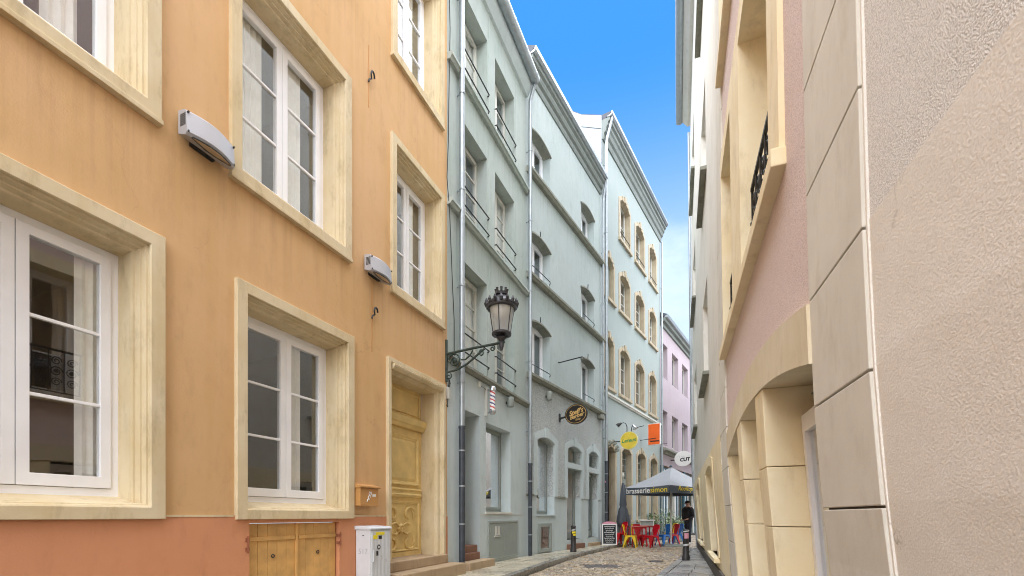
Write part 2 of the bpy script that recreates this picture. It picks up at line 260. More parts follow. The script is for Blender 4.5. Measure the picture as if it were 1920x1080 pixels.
def cobble_mat(name, cols, wet=True):
    m, nt, b = newmat(name); N = nt.nodes.new; K = nt.links.new
    g = N('ShaderNodeNewGeometry'); oi = N('ShaderNodeObjectInfo')
    a = N('ShaderNodeMath'); a.operation = 'ADD'; K(g.outputs['Random Per Island'], a.inputs[0]); K(oi.outputs['Random'], a.inputs[1])
    fr = N('ShaderNodeMath'); fr.operation = 'FRACT'; K(a.outputs[0], fr.inputs[0])
    cr = N('ShaderNodeValToRGB'); cr.color_ramp.interpolation = 'LINEAR'
    e = cr.color_ramp.elements; e[0].position = 0; e[0].color = cols[0]; e[1].position = 1; e[1].color = cols[-1]
    for i, c in enumerate(cols[1:-1]): q = e.new((i + 1) / (len(cols) - 1)); q.color = c
    K(fr.outputs[0], cr.inputs[0])
    n = N('ShaderNodeTexNoise'); n.inputs['Scale'].default_value = 22; n.inputs['Detail'].default_value = 6; K(g.outputs['Position'], n.inputs['Vector'])
    r = N('ShaderNodeMapRange'); r.inputs['From Min'].default_value = .3; r.inputs['From Max'].default_value = .7; r.inputs['To Min'].default_value = .72; r.inputs['To Max'].default_value = 1.2
    K(n.outputs['Fac'], r.inputs['Value'])
    v = N('ShaderNodeVectorMath'); v.operation = 'SCALE'; K(cr.outputs[0], v.inputs[0]); K(r.outputs[0], v.inputs['Scale']); K(v.outputs[0], b.inputs['Base Color'])
    w = N('ShaderNodeTexNoise'); w.inputs['Scale'].default_value = 1.3; w.inputs['Detail'].default_value = 4; K(g.outputs['Position'], w.inputs['Vector'])
    rr = N('ShaderNodeMapRange'); rr.inputs['From Min'].default_value = .38; rr.inputs['From Max'].default_value = .62
    rr.inputs['To Min'].default_value = .16 if wet else .4; rr.inputs['To Max'].default_value = .5 if wet else .8
    K(w.outputs['Fac'], rr.inputs['Value']); K(rr.outputs[0], b.inputs['Roughness'])
    bp = N('ShaderNodeBump'); bp.inputs['Strength'].default_value = .5; bp.inputs['Distance'].default_value = .01; K(n.outputs['Fac'], bp.inputs['Height']); K(bp.outputs[0], b.inputs['Normal'])
    return m
M_COBBLE = cobble_mat('wet_cobble_stone', [S(172, 154, 124, .85), S(196, 176, 146, .85), S(164, 156, 146, .85), S(206, 190, 164, .85), S(142, 134, 122, .85)])
M_FLAG = cobble_mat('damp_paving_stone', [S(200, 190, 164, .85), S(184, 178, 158, .85), S(208, 200, 176, .85), S(172, 168, 152, .85)])
M_KERB = cobble_mat('kerb_granite', [S(158, 154, 142, .8), S(142, 140, 130, .8), S(168, 164, 150, .8)])
M_BED = plain('dark_joint_sand', S(70, 60, 50, .7), .5, var=.2, vscale=6, bump=.3)
M_RFLAG = cobble_mat('grey_paving_stone', [S(178, 178, 174, .8), S(164, 164, 162, .8), S(188, 186, 180, .8)])

# ------------------------------------------------------------------ mesh helpers
class MB:
    """collects a mesh; every point goes through F (local u, n, h to world)"""
    def __init__(s, F=None): s.F = F or (lambda a, b, c: (a, b, c)); s.v = []; s.f = []; s.mi = []
    def p(s, a, b, c): s.v.append(s.F(a, b, c)); return len(s.v) - 1
    def face(s, idx, mi=0): s.f.append(tuple(idx)); s.mi.append(mi)
    def poly(s, pts, mi=0): s.face([s.p(*q) for q in pts], mi)
    def box(s, a0, a1, b0, b1, c0, c1, mi=0):
        i = [s.p(a, b, c) for c in (c0, c1) for b in (b0, b1) for a in (a0, a1)]
        for q in ((0, 1, 3, 2), (4, 6, 7, 5), (0, 4, 5, 1), (2, 3, 7, 6), (0, 2, 6, 4), (1, 5, 7, 3)): s.face([i[k] for k in q], mi)
        return s
    def ringframe(s, a0, a1, c0, c1, w, b0, b1, wb=None):
        """rectangular frame in the a/c plane, width w, between depths b0 and b1"""
        wb = w if wb is None else wb
        R = [(a0, c0), (a1, c0), (a1, c1), (a0, c1)]; I = [(a0 + w, c0 + wb), (a1 - w, c0 + wb), (a1 - w, c1 - w), (a0 + w, c1 - w)]
        o0 = [s.p(a, b0, c) for a, c in R]; o1 = [s.p(a, b1, c) for a, c in R]; i0 = [s.p(a, b0, c) for a, c in I]; i1 = [s.p(a, b1, c) for a, c in I]
        for k in range(4):
            j = (k + 1) % 4
            for A, B in ((o0, o1), (o1, i1), (i1, i0), (i0, o0)): s.face((A[k], A[j], B[j], B[k]))
        return s
    def rings(s, rects):
        """rects = [(a0,a1,c0,c1,b)...] joined one to the next"""
        P = [[s.p(a0, b, c0), s.p(a1, b, c0), s.p(a1, b, c1), s.p(a0, b, c1)] for a0, a1, c0, c1, b in rects]
        for A, B in zip(P, P[1:]):
            for k in range(4):
                j = (k + 1) % 4; s.face((A[k], A[j], B[j], B[k]))
        return s
    def sweep(s, path, prof, cap=True):
        """open path [(a,c)] offset outward by prof [(off, b)]"""
        cols = []
        for off, b in prof: cols.append([s.p(a, b, c) for a, c in offset_path(path, off)])
        for A, B in zip(cols, cols[1:]):
            for k in range(len(path) - 1): s.face((A[k], A[k + 1], B[k + 1], B[k]))
        return s
    def tube(s, pts, r, seg=8, caps=True):
        pts = [Vector(q) for q in pts]; rings = []
        rr = r if isinstance(r, (list, tuple)) else [r] * len(pts)
        up = Vector((0, 0, 1)); prev = None
        for i, q in enumerate(pts):
            t = (pts[min(i + 1, len(pts) - 1)] - pts[max(i - 1, 0)]).normalized()
            if prev is None: x = t.cross(up if abs(t.z) < .95 else Vector((1, 0, 0))).normalized()
            else: x = (prev - t * prev.dot(t)).normalized()
            prev = x; y = t.cross(x)
            rings.append([s.p(*(q + (x * math.cos(2 * math.pi * k / seg) + y * math.sin(2 * math.pi * k / seg)) * rr[i])) for k in range(seg)])
        for A, B in zip(rings, rings[1:]):
            for k in range(seg): s.face((A[k], A[(k + 1) % seg], B[(k + 1) % seg], B[k]))
        if caps: s.face(rings[0][::-1]); s.face(rings[-1])
        return s
    def lathe(s, prof, seg=16, o=(0, 0, 0), caps=True, mi=0):
        rings = [[s.p(o[0] + r * math.cos(2 * math.pi * k / seg), o[1] + r * math.sin(2 * math.pi * k / seg), o[2] + z) for k in range(seg)] for r, z in prof]
        for A, B in zip(rings, rings[1:]):
            for k in range(seg): s.face((A[k], A[(k + 1) % seg], B[(k + 1) % seg], B[k]), mi)
        if caps: s.face(rings[0][::-1], mi); s.face(rings[-1], mi)
        return s
    def prism(s, poly, b0, b1):
        """poly [(a,c)] extruded from depth b0 to b1"""
        A = [s.p(a, b0, c) for a, c in poly]; B = [s.p(a, b1, c) for a, c in poly]
        s.face(A[::-1]); s.face(B)
        for k in range(len(poly)): s.face((A[k], A[(k + 1) % len(poly)], B[(k + 1) % len(poly)], B[k]))
        return s
    def extrude_u(s, prof, a0, a1):
        """prof [(b,c)] closed, extruded along a"""
        A = [s.p(a0, b, c) for b, c in prof]; B = [s.p(a1, b, c) for b, c in prof]
        s.face(A); s.face(B[::-1])
        for k in range(len(prof)): s.face((A[k], A[(k + 1) % len(prof)], B[(k + 1) % len(prof)], B[k]))
        return s
    def arch_wall(s, *a, **k): return wall_into(s, *a, **k)

def offset_path(path, off):
    res = []; n = len(path)
    nr = []
    for i in range(n - 1):
        dx, dy = path[i + 1][0] - path[i][0], path[i + 1][1] - path[i][1]; l = math.hypot(dx, dy) or 1
        nr.append((-dy / l, dx / l))
    for i, (a, c) in enumerate(path):
        n0 = nr[max(i - 1, 0)]; n1 = nr[min(i, n - 2)]
        bx, by = n0[0] + n1[0], n0[1] + n1[1]; l = math.hypot(bx, by) or 1; bx /= l; by /= l
        k = 1 / max(.35, bx * n0[0] + by * n0[1])
        res.append((a + bx * off * k, c + by * off * k))
    return res
def arch_pts(u0, u1, hs, rise, n=8):
    if rise <= 0: return [(u0, hs), (u1, hs)]
    w = (u1 - u0) / 2; r = (w * w + rise * rise) / (2 * rise); cx = (u0 + u1) / 2; cy = hs + rise - r; t = math.asin(min(1, w / r))
    return [(cx + r * math.sin(-t + 2 * t * k / n), cy + r * math.cos(-t + 2 * t * k / n)) for k in range(n + 1)]
def wall_into(mb, u0, u1, h0, h1, openings, depth=.3, step=1.2, n0=0.0):
    """flat wall with holes, reveals and segmental heads. opening = (u0,u1,h0,h1,rise,depth or None)"""
    us = {u0, u1}; hs_ = {h0, h1}
    for o in openings:
        us |= {max(u0, o[0]), min(u1, o[1])}; hs_ |= {max(h0, o[2]), min(h1, o[3])}
    def sub(vals):
        v = sorted(vals); r = [v[0]]
        for a, b in zip(v, v[1:]):
            k = max(1, int(math.ceil((b - a) / step)))
            r += [a + (b - a) * i / k for i in range(1, k + 1)]
        return r
    U, Hh = sub(us), sub(hs_)
    ids = {}
    def P(a, c):
        key = (round(a, 5), round(c, 5))
        if key not in ids: ids[key] = mb.p(a, n0, c)
        return ids[key]
    for a, b in zip(U, U[1:]):
        for c, d in zip(Hh, Hh[1:]):
            ma, mc = (a + b) / 2, (c + d) / 2
            if any(o[0] < ma < o[1] and o[2] < mc < o[3] for o in openings): continue
            mb.face((P(a, c), P(b, c), P(b, d), P(a, d)))
    for o in openings:
        a0, a1, c0, c1 = o[:4]; rise = o[4] if len(o) > 4 else 0; dp = (o[5] if len(o) > 5 and o[5] else depth)
        sp = c1 - rise
        head = arch_pts(a0, a1, sp, rise)
        path = [(a0, c0)] + head + [(a1, c0)] if rise > 0 else [(a0, c0), (a0, c1), (a1, c1), (a1, c0)]
        F0 = [mb.p(a, n0, c) for a, c in path]; B0 = [mb.p(a, n0 - dp, c) for a, c in path]
        skip = o[6] if len(o) > 6 else ''
        for k in range(len(path) - 1):
            if 't' in skip and 0 < k < len(path) - 2: continue
            mb.face((F0[k], F0[k + 1], B0[k + 1], B0[k]))
        if 'b' not in skip: mb.face((F0[0], F0[-1], B0[-1], B0[0]))
        if rise > 0:
            for (x, y), (x2, y2) in zip(head, head[1:]):
                mb.poly([(x, n0, y), (x2, n0, y2), (x2, n0, c1), (x, n0, c1)])
    return mb

def WLOC(o):
    p = Vector(o.location)
    while o.parent: o = o.parent; p = p + Vector(o.location)
    return p
def obj(name, mb, mat, parent=None, smooth=None, bevel=0.0, label=None, cat=None, group=None, kind=None, local=False):
    me = bpy.data.meshes.new(name)
    v = [Vector(q) for q in mb.v]
    if local: c = Vector((0, 0, 0))
    else:
        lo = Vector([min(q[k] for q in v) for k in range(3)]); hi = Vector([max(q[k] for q in v) for k in range(3)])
        c = Vector(((lo.x + hi.x) / 2, (lo.y + hi.y) / 2, lo.z))
    me.from_pydata([tuple(q - c) for q in v], [], mb.f)
    bm = bmesh.new(); bm.from_mesh(me)
    for i, fc in enumerate(bm.faces): fc.material_index = mb.mi[i]
    bmesh.ops.remove_doubles(bm, verts=bm.verts, dist=1e-5)
    bmesh.ops.recalc_face_normals(bm, faces=bm.faces)
    if bevel:
        ed = [e for e in bm.edges if len(e.link_faces) == 2 and e.calc_face_angle(0) > .6]
        if ed: bmesh.ops.bevel(bm, geom=ed, offset=bevel, segments=2, affect='EDGES', profile=.6)
    bm.to_mesh(me); bm.free()
    for m in (mat if isinstance(mat, (list, tuple)) else [mat]): me.materials.append(m)
    if smooth:
        me.polygons.foreach_set('use_smooth', [True] * len(me.polygons)); me.set_sharp_from_angle(angle=R_(smooth))
    o = bpy.data.objects.new(name, me); COL.objects.link(o)
    if parent: o.parent = parent; o.location = c - (Vector((0, 0, 0)) if local else WLOC(parent))
    else: o.location = c
    if label: o['label'] = label
    if cat: o['category'] = cat
    if group: o['group'] = group
    if kind: o['kind'] = kind
    return o
def thing(name, label, cat, loc=(0, 0, 0), rotz=0.0, group=None):
    o = bpy.data.objects.new(name, None); COL.objects.link(o); o.location = loc; o.rotation_euler = (0, 0, rotz)
    o.empty_display_size = .2
    o['label'] = label; o['category'] = cat
    if group: o['group'] = group
    return o
def copy_tree(o, parent=None):
    c = o.copy(); COL.objects.link(c); c.parent = parent
    for ch in list(o.children): copy_tree(ch, c)
    return c

class Facade:
    def __init__(s, P, d, side=1, lean=None):
        s.P, s.d = P, d; s.n = (d[1] * side, -d[0] * side); s.lean = lean
    def __call__(s, u, n, h):
        if s.lean: n = n - s.lean(h)
        return (s.P[0] + u * s.d[0] + n * s.n[0], s.P[1] + u * s.d[1] + n * s.n[1], h)
    def at(s, u): return (s.P[0] + u * s.d[0], s.P[1] + u * s.d[1])
    def vec(s, u, n, h): return Vector(s(u, n, h))

def vdir(vp):
    t = (vp - CXP) / FPX; l = math.hypot(t, 1); return (t / l, 1 / l)
# plan of the left-hand house fronts: corner points and directions, measured from the photograph
PA = (-1.2417, 8.6513); LB, LC, LD, LE = 4.010, 5.713, 7.826, 15.0
FA = Facade(PA, vdir(1318)); FB = Facade(PA, vdir(1335))
FC = Facade(FB.at(LB), vdir(1493)); FD = Facade(FC.at(LC), vdir(1525)); FE = Facade(FD.at(LD), vdir(1540))
# right-hand side: the wall bows out over the street a little
LEAN = [(-.3, .17), (0, .15), (.9, .08), (1.15, .052), (1.6, .02), (2.1, 0), (3, -.02), (5, -.05), (8, -.08), (16, -.15), (30, -.2)]
def lean(h):
    for (a, x), (b, y) in zip(LEAN, LEAN[1:]):
        if h <= b: return x + (y - x) * max(0, (h - a)) / (b - a)
    return LEAN[-1][1]
dG = vdir(1271); TG = (1271 - CXP) / FPX
FG = Facade((.6, 0), dG, side=-1, lean=lean)
def gu(x, X0=.6):                       # photo column to distance along the right-hand front
    return X0 * FPX / (x - 1271) / dG[1]
YQ = .6 * FPX / (1518 - 1271)
FH = Facade((.6 + TG * YQ, YQ), vdir(1230), side=-1, lean=lean)
ROADZ = -.10

# ------------------------------------------------------------------ window builder
def window(F, par, u0, u1, h0, h1, n, rows=3, cols=2, fw=.055, sw=.055, mw=.022, th=.06, mat=None, detail=2, room=1.3, curtain=None, roommat=None, glass=None, meet=None, label=None, offs=0.0):
    """timber casement window filling the rectangle; n = depth of its outer face"""
    mat = mat or M_WHITE; glass = glass or M_GLASS
    mb = MB(F).ringframe(u0, u1, h0, h1, fw, n - th, n, wb=fw * 1.2)
    w = obj('window', mb, mat, par, bevel=.004 if detail > 1 else 0, label=label)
    a0, a1, c0, c1 = u0 + fw, u1 - fw, h0 + fw * 1.2, h1 - fw
    cw = (a1 - a0) / cols
    for c in range(cols):
        x0, x1 = a0 + c * cw + .003, a0 + (c + 1) * cw - .003
        sm = MB(F).ringframe(x0, x1, c0 + .004, c1 - .004, sw, n - th + .008, n + .012, wb=sw * 1.3)
        y0, y1 = c0 + .004 + sw * 1.3, c1 - .004 - sw; rh = (y1 - y0) / rows
        for r in range(1, rows): sm.box(x0 + sw, x1 - sw, n - .030, n + .004, y0 + r * rh - mw / 2, y0 + r * rh + mw / 2)
        obj('casement', sm, mat, w, bevel=.004 if detail > 1 else 0)
        if detail:
            for r in range(rows):
                g0 = y0 + r * rh + (mw / 2 if r else 0); g1 = y0 + (r + 1) * rh - (mw / 2 if r < rows - 1 else 0)
                obj('glass_pane', MB(F).box(x0 + sw, x1 - sw, n - .020, n - .014, g0, g1), glass, w)
        else:
            obj('glass_pane', MB(F).box(x0 + sw, x1 - sw, n - .020, n - .014, y0, y1), glass, w)
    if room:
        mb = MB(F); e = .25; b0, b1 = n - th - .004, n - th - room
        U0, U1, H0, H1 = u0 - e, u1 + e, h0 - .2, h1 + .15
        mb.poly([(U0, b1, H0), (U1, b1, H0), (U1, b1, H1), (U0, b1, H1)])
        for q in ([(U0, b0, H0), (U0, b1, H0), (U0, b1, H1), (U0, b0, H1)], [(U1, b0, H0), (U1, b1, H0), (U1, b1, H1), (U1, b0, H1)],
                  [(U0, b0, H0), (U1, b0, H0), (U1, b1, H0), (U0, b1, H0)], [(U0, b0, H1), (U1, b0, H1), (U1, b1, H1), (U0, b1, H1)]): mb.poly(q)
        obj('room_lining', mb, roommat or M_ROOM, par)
    if curtain:
        for (t0, t1) in curtain:
            mb = MB(F); k = max(6, int((t1 - t0) * (u1 - u0) / .035)); pts = []
            for i in range(k + 1):
                a = u0 + (u1 - u0) * (t0 + (t1 - t0) * i / k); pts.append((a, n - th - .035 + (.018 if i % 2 else -.018)))
            for (a, b), (a2, b2) in zip(pts, pts[1:]): mb.poly([(a, b, h0 + .02), (a2, b2, h0 + .02), (a2, b2, h1 - .02), (a, b, h1 - .02)])
            obj('curtain', mb, M_CURTAIN, w, smooth=60)
    return w

def text_mesh(name, body, size, mat, parent, mtx, shear=0.0, extrude=.003, align='CENTER', bold=0.0, sx=1.0):
    cu = bpy.data.curves.new(name, 'FONT'); cu.body = body; cu.size = size; cu.extrude = extrude; cu.shear = shear; cu.align_x = align; cu.align_y = 'CENTER'; cu.offset = bold
    cu.resolution_u = 3
    tmp = bpy.data.objects.new(name, cu); COL.objects.link(tmp)
    dg = bpy.context.evaluated_depsgraph_get(); dg.update()
    me = bpy.data.meshes.new_from_object(tmp.evaluated_get(dg))
    bpy.data.objects.remove(tmp); bpy.data.curves.remove(cu)
    me.transform(Matrix.Diagonal((sx, 1, 1, 1))); me.transform(mtx)
    lo = Vector([min(v.co[k] for v in me.vertices) for k in range(3)]); hi = Vector([max(v.co[k] for v in me.vertices) for k in range(3)])
    c = Vector(((lo.x + hi.x) / 2, (lo.y + hi.y) / 2, lo.z)); me.transform(Matrix.Translation(-c))
    me.name = name; me.materials.clear(); me.materials.append(mat)
    o = bpy.data.objects.new(name, me); COL.objects.link(o)
    o.parent = parent; o.location = c - WLOC(parent)
    return o
def basis(origin, xdir, ydir):
    x = Vector(xdir).normalized(); y = Vector(ydir).normalized(); z = x.cross(y)
    return Matrix(((x.x, y.x, z.x, origin[0]), (x.y, y.y, z.y, origin[1]), (x.z, y.z, z.z, origin[2]), (0, 0, 0, 1)))

# ------------------------------------------------------------------ the ground
def lerp_line(pts, y):
    for (x0, y0), (x1, y1) in zip(pts, pts[1:]):
        if y <= y1: return x0 + (x1 - x0) * (y - y0) / (y1 - y0)
    (x0, y0), (x1, y1) = pts[-2:]
    return x0 + (x1 - x0) * (y - y0) / (y1 - y0)
WALL_L = [FA.at(-16), PA, FC.P, FD.P, FE.P, FE.at(LE)]
KERB = [(-5.9, -6.5), (-1.72, 4.0), (-.06, 8.1), (.94, 10.8), (2.12, 13.5), (3.72, 16.6), (4.8, 18.4), (8.25, 23.7), (13.0, 30.6)]
REDGE = [(-3.4, -6.5), (.75, 4.0), (2.7, 8.58), (4.66, 12.5), (6.16, 16.0), (6.7, 17.2)]
obj('ground', MB().box(-400, 400, -400, 400, -1.0, -.30), M_BED, kind='structure')
def slab(mb, poly, z0, z1):
    A = [mb.p(x, y, z0) for x, y in poly]; B = [mb.p(x, y, z1) for x, y in poly]
    mb.face(A[::-1]); mb.face(B)
    for k in range(len(poly)): mb.face((A[k], A[(k + 1) % len(poly)], B[(k + 1) % len(poly)], B[k]))
    return mb
road = obj('cobbled_road', slab(MB(), [(-9, -6.5), (12, -6.5), (30, 34), (9, 34)], -.30, ROADZ - .028), M_BED, kind='structure')
pv_poly = [(lerp_line(KERB, y) - .14, y) for y in [-6.5, 4, 8.1, 10.8, 13.5, 16.6, 18.4, 23.7, 30]] + [(lerp_line(WALL_L, y) - .5, y) for y in [30, 23.7, 17.2, 12.3, 8.65, -6.0]]
pav_l = obj('pavement', slab(MB(), pv_poly, -.2995, -.024), M_BED, kind='structure')
rp_poly = [(lerp_line(REDGE, y), y) for y in [-6.5, 4, 8.58, 12.5, 16.0]] + [(8.2, 16.5), (12, 16.5), (6, 4), (2, -6.5)]
pav_r = obj('pavement', slab(MB(), rp_poly, -.2995, -.084), M_BED, kind='structure')

def cobble_mesh(k):
    rr = random.Random(k); bm = bmesh.new()
    pts = []
    for (z, s) in ((-.05, 1.0), (-.006, .99), (.0, .80)):
        for a, b in ((-1, -1), (1, -1), (1, 1), (-1, 1)):
            for t in (0, 1):
                ax, bx = (a, b * .72) if (t == 0) == (a * b > 0) else (a * .72, b)
                pts.append(bm.verts.new((.5 * ax * s + rr.uniform(-.03, .03), .5 * bx * s + rr.uniform(-.03, .03), z + (rr.uniform(-.004, .006) if z > -.04 else 0))))
    for lay in (0, 1):
        for q in range(8):
            bm.faces.new((pts[lay * 8 + q], pts[lay * 8 + (q + 1) % 8], pts[lay * 8 + 8 + (q + 1) % 8], pts[lay * 8 + 8 + q]))
    bm.faces.new(pts[16:24])
    bmesh.ops.recalc_face_normals(bm, faces=bm.faces)
    me = bpy.data.meshes.new('cobble'); bm.to_mesh(me); bm.free()
    me.polygons.foreach_set('use_smooth', [True] * len(me.polygons)); me.set_sharp_from_angle(angle=R_(50))
    me.materials.append(M_COBBLE); return me
CM = [cobble_mesh(k) for k in range(6)]
spots = []
y = 4.5
MAN = [(1.72, 2.52, 10.35, 10.95), (3.62, 3.92, 11.65, 12.0)]
while y < 30:
    d = .105 + rnd.uniform(-.008, .008)
    x0 = lerp_line(KERB, y) + .03; x1 = lerp_line(REDGE, y) - .02 if y < 16.2 else x0 + 4.4
    x = x0 + rnd.uniform(0, .04)
    while x < x1 - .06:
        w = rnd.uniform(.10, .16)
        if not any(a - .05 < x + w / 2 < b + .05 and c - .05 < y < e + .05 for a, b, c, e in MAN):
            spots.append((x + w / 2, y + .05 * math.sin(x * 1.7 + y * .4), w * .93, d * .92))
        x += w
    y += d
def visible_px(x, y):
    if y < .5: return None
    return (CXP + FPX * x / y, HZP + FPX * (EYE - ROADZ) / y)
def key(s):
    q = visible_px(s[0], s[1]); inside = q and q[1] < 1078 and 930 < q[0] < 1330
    return (0 if inside else 1, s[1])
spots.sort(key=key)
rest = MB()
for i, (x, y, w, d) in enumerate(spots):
    me = CM[i % 6]; rz = rnd.choice((0, math.pi)) + rnd.uniform(-.06, .06); z = ROADZ + rnd.uniform(-.006, .006)
    if i < 300:
        o = bpy.data.objects.new('cobble', me); COL.objects.link(o); o.parent = road
        o.location = Vector((x, y, z)) - Vector(road.location); o.scale = (w, d, 1); o.rotation_euler = (rnd.uniform(-.03, .03), rnd.uniform(-.03, .03), rz)
    else:
        c, s_ = math.cos(rz), math.sin(rz); base = len(rest.v)
        for v in me.vertices:
            px, py = v.co.x * w, v.co.y * d; rest.v.append((x + px * c - py * s_, y + px * s_ + py * c, z + v.co.z))
        for p in me.polygons: rest.face([base + k for k in p.vertices])
obj('cobbles', rest, M_COBBLE, road, smooth=50, kind='stuff')
for (a, b, c, e) in MAN:
    mb = MB().box(a, b, c, e, ROADZ - .05, ROADZ - .004)
    k = int((b - a) / .09)
    for j in range(k): mb.box(a + .03 + j * .09, a + .09 + j * .09, c + .03, e - .03, ROADZ - .0041, ROADZ + .002)
    obj('manhole_cover', mb, M_MANHOLE, road)
# kerb stones and paving stones
def kerb_row(line, w, y0, y1, z0, z1, par, mat, name, flip=1):
    y = y0
    while y < y1:
        l = rnd.uniform(.75, 1.05); ya, yb = y, min(y + l, y1) - .012
        xa, xb = lerp_line(line, ya), lerp_line(line, yb)
        q = [(xa, ya), (xb, yb), (xb - w * flip, yb + .0), (xa - w * flip, ya)]
        dz = rnd.uniform(-.004, .004)
        obj(name, slab(MB(), q, z0, z1 + dz), mat, par, bevel=.012)
        y += l
kerb_row(KERB, .15, 2.5, 23.5, -.22, 0.0, pav_l, M_KERB, 'kerb_stone')
kerb_row(REDGE, -.16, 3.0, 16.3, -.2, -.058, pav_r, M_RFLAG, 'kerb_stone')
def flags(par, fl, fr, y0, y1, step, cw, z, mat):
    y = y0; k = 0
    while y < y1:
        d = step * rnd.uniform(.85, 1.15)
        a, b = fl(y + d / 2), fr(y + d / 2); nn = max(1, round((b - a) / cw)); off = rnd.uniform(-.12, .12)
        cuts = [0] + [min(.95, max(.05, (j + off) / nn)) for j in range(1, nn)] + [1]
        for t0, t1 in zip(cuts, cuts[1:]):
            g = .006
            P = lambda t, yy: fl(yy) + (fr(yy) - fl(yy)) * t
            q = [(P(t0, y) + g, y + g), (P(t1, y) - g, y + g), (P(t1, y + d) - g, y + d - g), (P(t0, y + d) + g, y + d - g)]
            obj('paving_stone', slab(MB(), q, -.12, z + rnd.uniform(-.004, .003)), mat, par, bevel=.006)
        y += d
flags(pav_l, lambda y: lerp_line(WALL_L, y) + .01, lambda y: lerp_line(KERB, y) - .155, 3.0, 19.5, .42, .5, -.004, M_FLAG)
flags(pav_r, lambda y: lerp_line(REDGE, y) + .17, lambda y: .6 + TG * y + .16, 3.5, 16.2, .55, .5, -.062, M_RFLAG)

# ------------------------------------------------------------------ house A: the orange one
GA = 'orange'
hA = thing('town_house', 'orange rendered house with yellow stone window frames on the left', 'house', FA(-4, 0, 0))
orange_wins = [(-6.66, -4.94, 1.05, 3.58), (-4.26, -2.54, 1.04, 3.56), (-6.70, -4.97, 4.61, 7.10), (-4.32, -2.59, 4.61, 7.10), (-1.71, -.14, 4.61, 7.08), (-1.69, -.16, 8.33, 10.8),
               (-4.32, -2.59, 8.33, 10.8), (-6.70, -4.97, 8.33, 10.8)]
DOORO = (-1.81, -.13, .0, 3.54)
ops = [(a + .11, b - .11, c + .09, d - .11, 0, .30) for a, b, c, d in orange_wins]
ops += [(DOORO[0] + .05, DOORO[1] - .05, 1.085, DOORO[3] - .05, 0, .3, 'b')]
obj('wall', wall_into(MB(FA), -16, 0, 1.085, 11.6, ops, depth=.3), M_ORANGE, hA)
pl_ops = [(-4.10, -2.79, .18, 1.0, 0, .12), (DOORO[0] + .05, DOORO[1] - .05, -.2, 1.08, 0, .3, 'tb')]
mb = wall_into(MB(FA), -16, 0, -.2, 1.08, pl_ops, depth=.1, n0=.014)
obj('plinth', mb, M_SALMON, hA)
for a, b in ((-16, -6.68), (-4.92, -4.28), (-2.52, DOORO[0] - .02), (DOORO[1] + .02, -.002)): obj('plinth_moulding', MB(FA).box(a, b, -.05, .018, 1.068, 1.088), M_STONE, hA)
obj('roof', MB(FA).extrude_u([(.35, 11.6), (.42, 11.75), (-5, 15.4), (-5, 11.6)], -16, -.01), M_SLATE, hA)
obj('side_wall', MB(FA).box(-16.0, -15.8, -6, -.01, -.2, 11.6), M_ORANGE, hA)

def stone_frame(F, par, a, b, c, d, deep=.28):
    # outer edge, flat face, stepped mouldings, plain reveal (side, top, bottom offsets and depth)
    pr = [(0, 0, 0, -.03), (0, 0, 0, .045), (.005, .005, .005, .05), (.115, .115, .10, .05), (.122, .122, .115, .04), (.122, .122, .12, .012), (.138, .138, .13, .008),
          (.146, .146, .135, -.012), (.150, .150, .136, -.03), (.162, .162, .138, -.034), (.170, .170, .140, -.055), (.176, .176, .142, -.075), (.192, .192, .145, -.08), (.200, .200, .15, -.10), (.205, .205, .20, -deep), (.205, .205, .20, -deep - .06)]
    s = obj('window_surround', MB(F).rings([(a + o, b - o, c + ob, d - ot, n) for o, ot, ob, n in pr]), M_STONE, par)
    return s
cw = {0: [(.80, .97)], 1: [(.53, .72)], 2: [(0, .16), (.66, .84)], 3: [(.04, .36), (.52, .76)], 4: [(.10, .34), (.54, .80)], 5: [(0, .40), (.60, .8)]}
for i, (a, b, c, d) in enumerate(orange_wins):
    stone_frame(FA, hA, a, b, c, d)
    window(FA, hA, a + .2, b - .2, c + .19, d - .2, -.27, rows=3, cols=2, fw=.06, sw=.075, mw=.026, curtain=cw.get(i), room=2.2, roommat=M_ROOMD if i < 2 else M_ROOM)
    # a projecting under-sill lip
    if i >= 2: obj('sill', MB(FA).box(a - .006, b + .006, -.02, .062, c - .045, c - .001), M_STONE, hA, bevel=.006)
# front door with carved panels
a, b, c, d = DOORO
path = [(a + .20, .30), (a + .20, d - .20), (b - .20, d - .20), (b - .20, .30)]
prof = [(.20, -.04), (.20, .05), (.195, .056), (.135, .056), (.128, .045), (.122, .015), (.108, .0), (.10, -.01), (.03, -.02), (.02, -.035), (.012, -.06), (.004, -.07), (0, -.075), (0, -.36)]
obj('door_surround', MB(FA).sweep(path, prof), M_STONE, hA)
obj('door_cornice', MB(FA).extrude_u([(-.01, d - .17), (.05, d - .165), (.085, d - .13), (.095, d - .10), (.05, d - .07), (-.01, d - .07)], a + .11, b - .11), M_STONE, hA)
da, db = a + .195, b - .195
dr = obj('door', MB(FA).box(da, db, -.42, -.36, .36, 2.62), M_DOOR, hA, bevel=.005)
def panel(u0, u1, h0, h1, nb, par, mat, w=.05, t=.03, fill=True):
    pr = [(0, nb), (.004, nb + t), (w * .35, nb + t), (w * .6, nb + t * .5), (w, nb + t * .35), (w, nb + .004)]
    mb = MB(FA).rings([(u0 + o, u1 - o, h0 + o, h1 - o, n) for o, n in pr])
    if fill:
        e = w + .05; mb.rings([(u0 + w, u1 - w, h0 + w, h1 - w, nb + .004), (u0 + e, u1 - e, h0 + e, h1 - e, nb + .022), ])
        mb.poly([(u0 + e, nb + .022, h0 + e), (u1 - e, nb + .022, h0 + e), (u1 - e, nb + .022, h1 - e), (u0 + e, nb + .022, h1 - e)])
    return obj('door_panel', mb, mat, par)
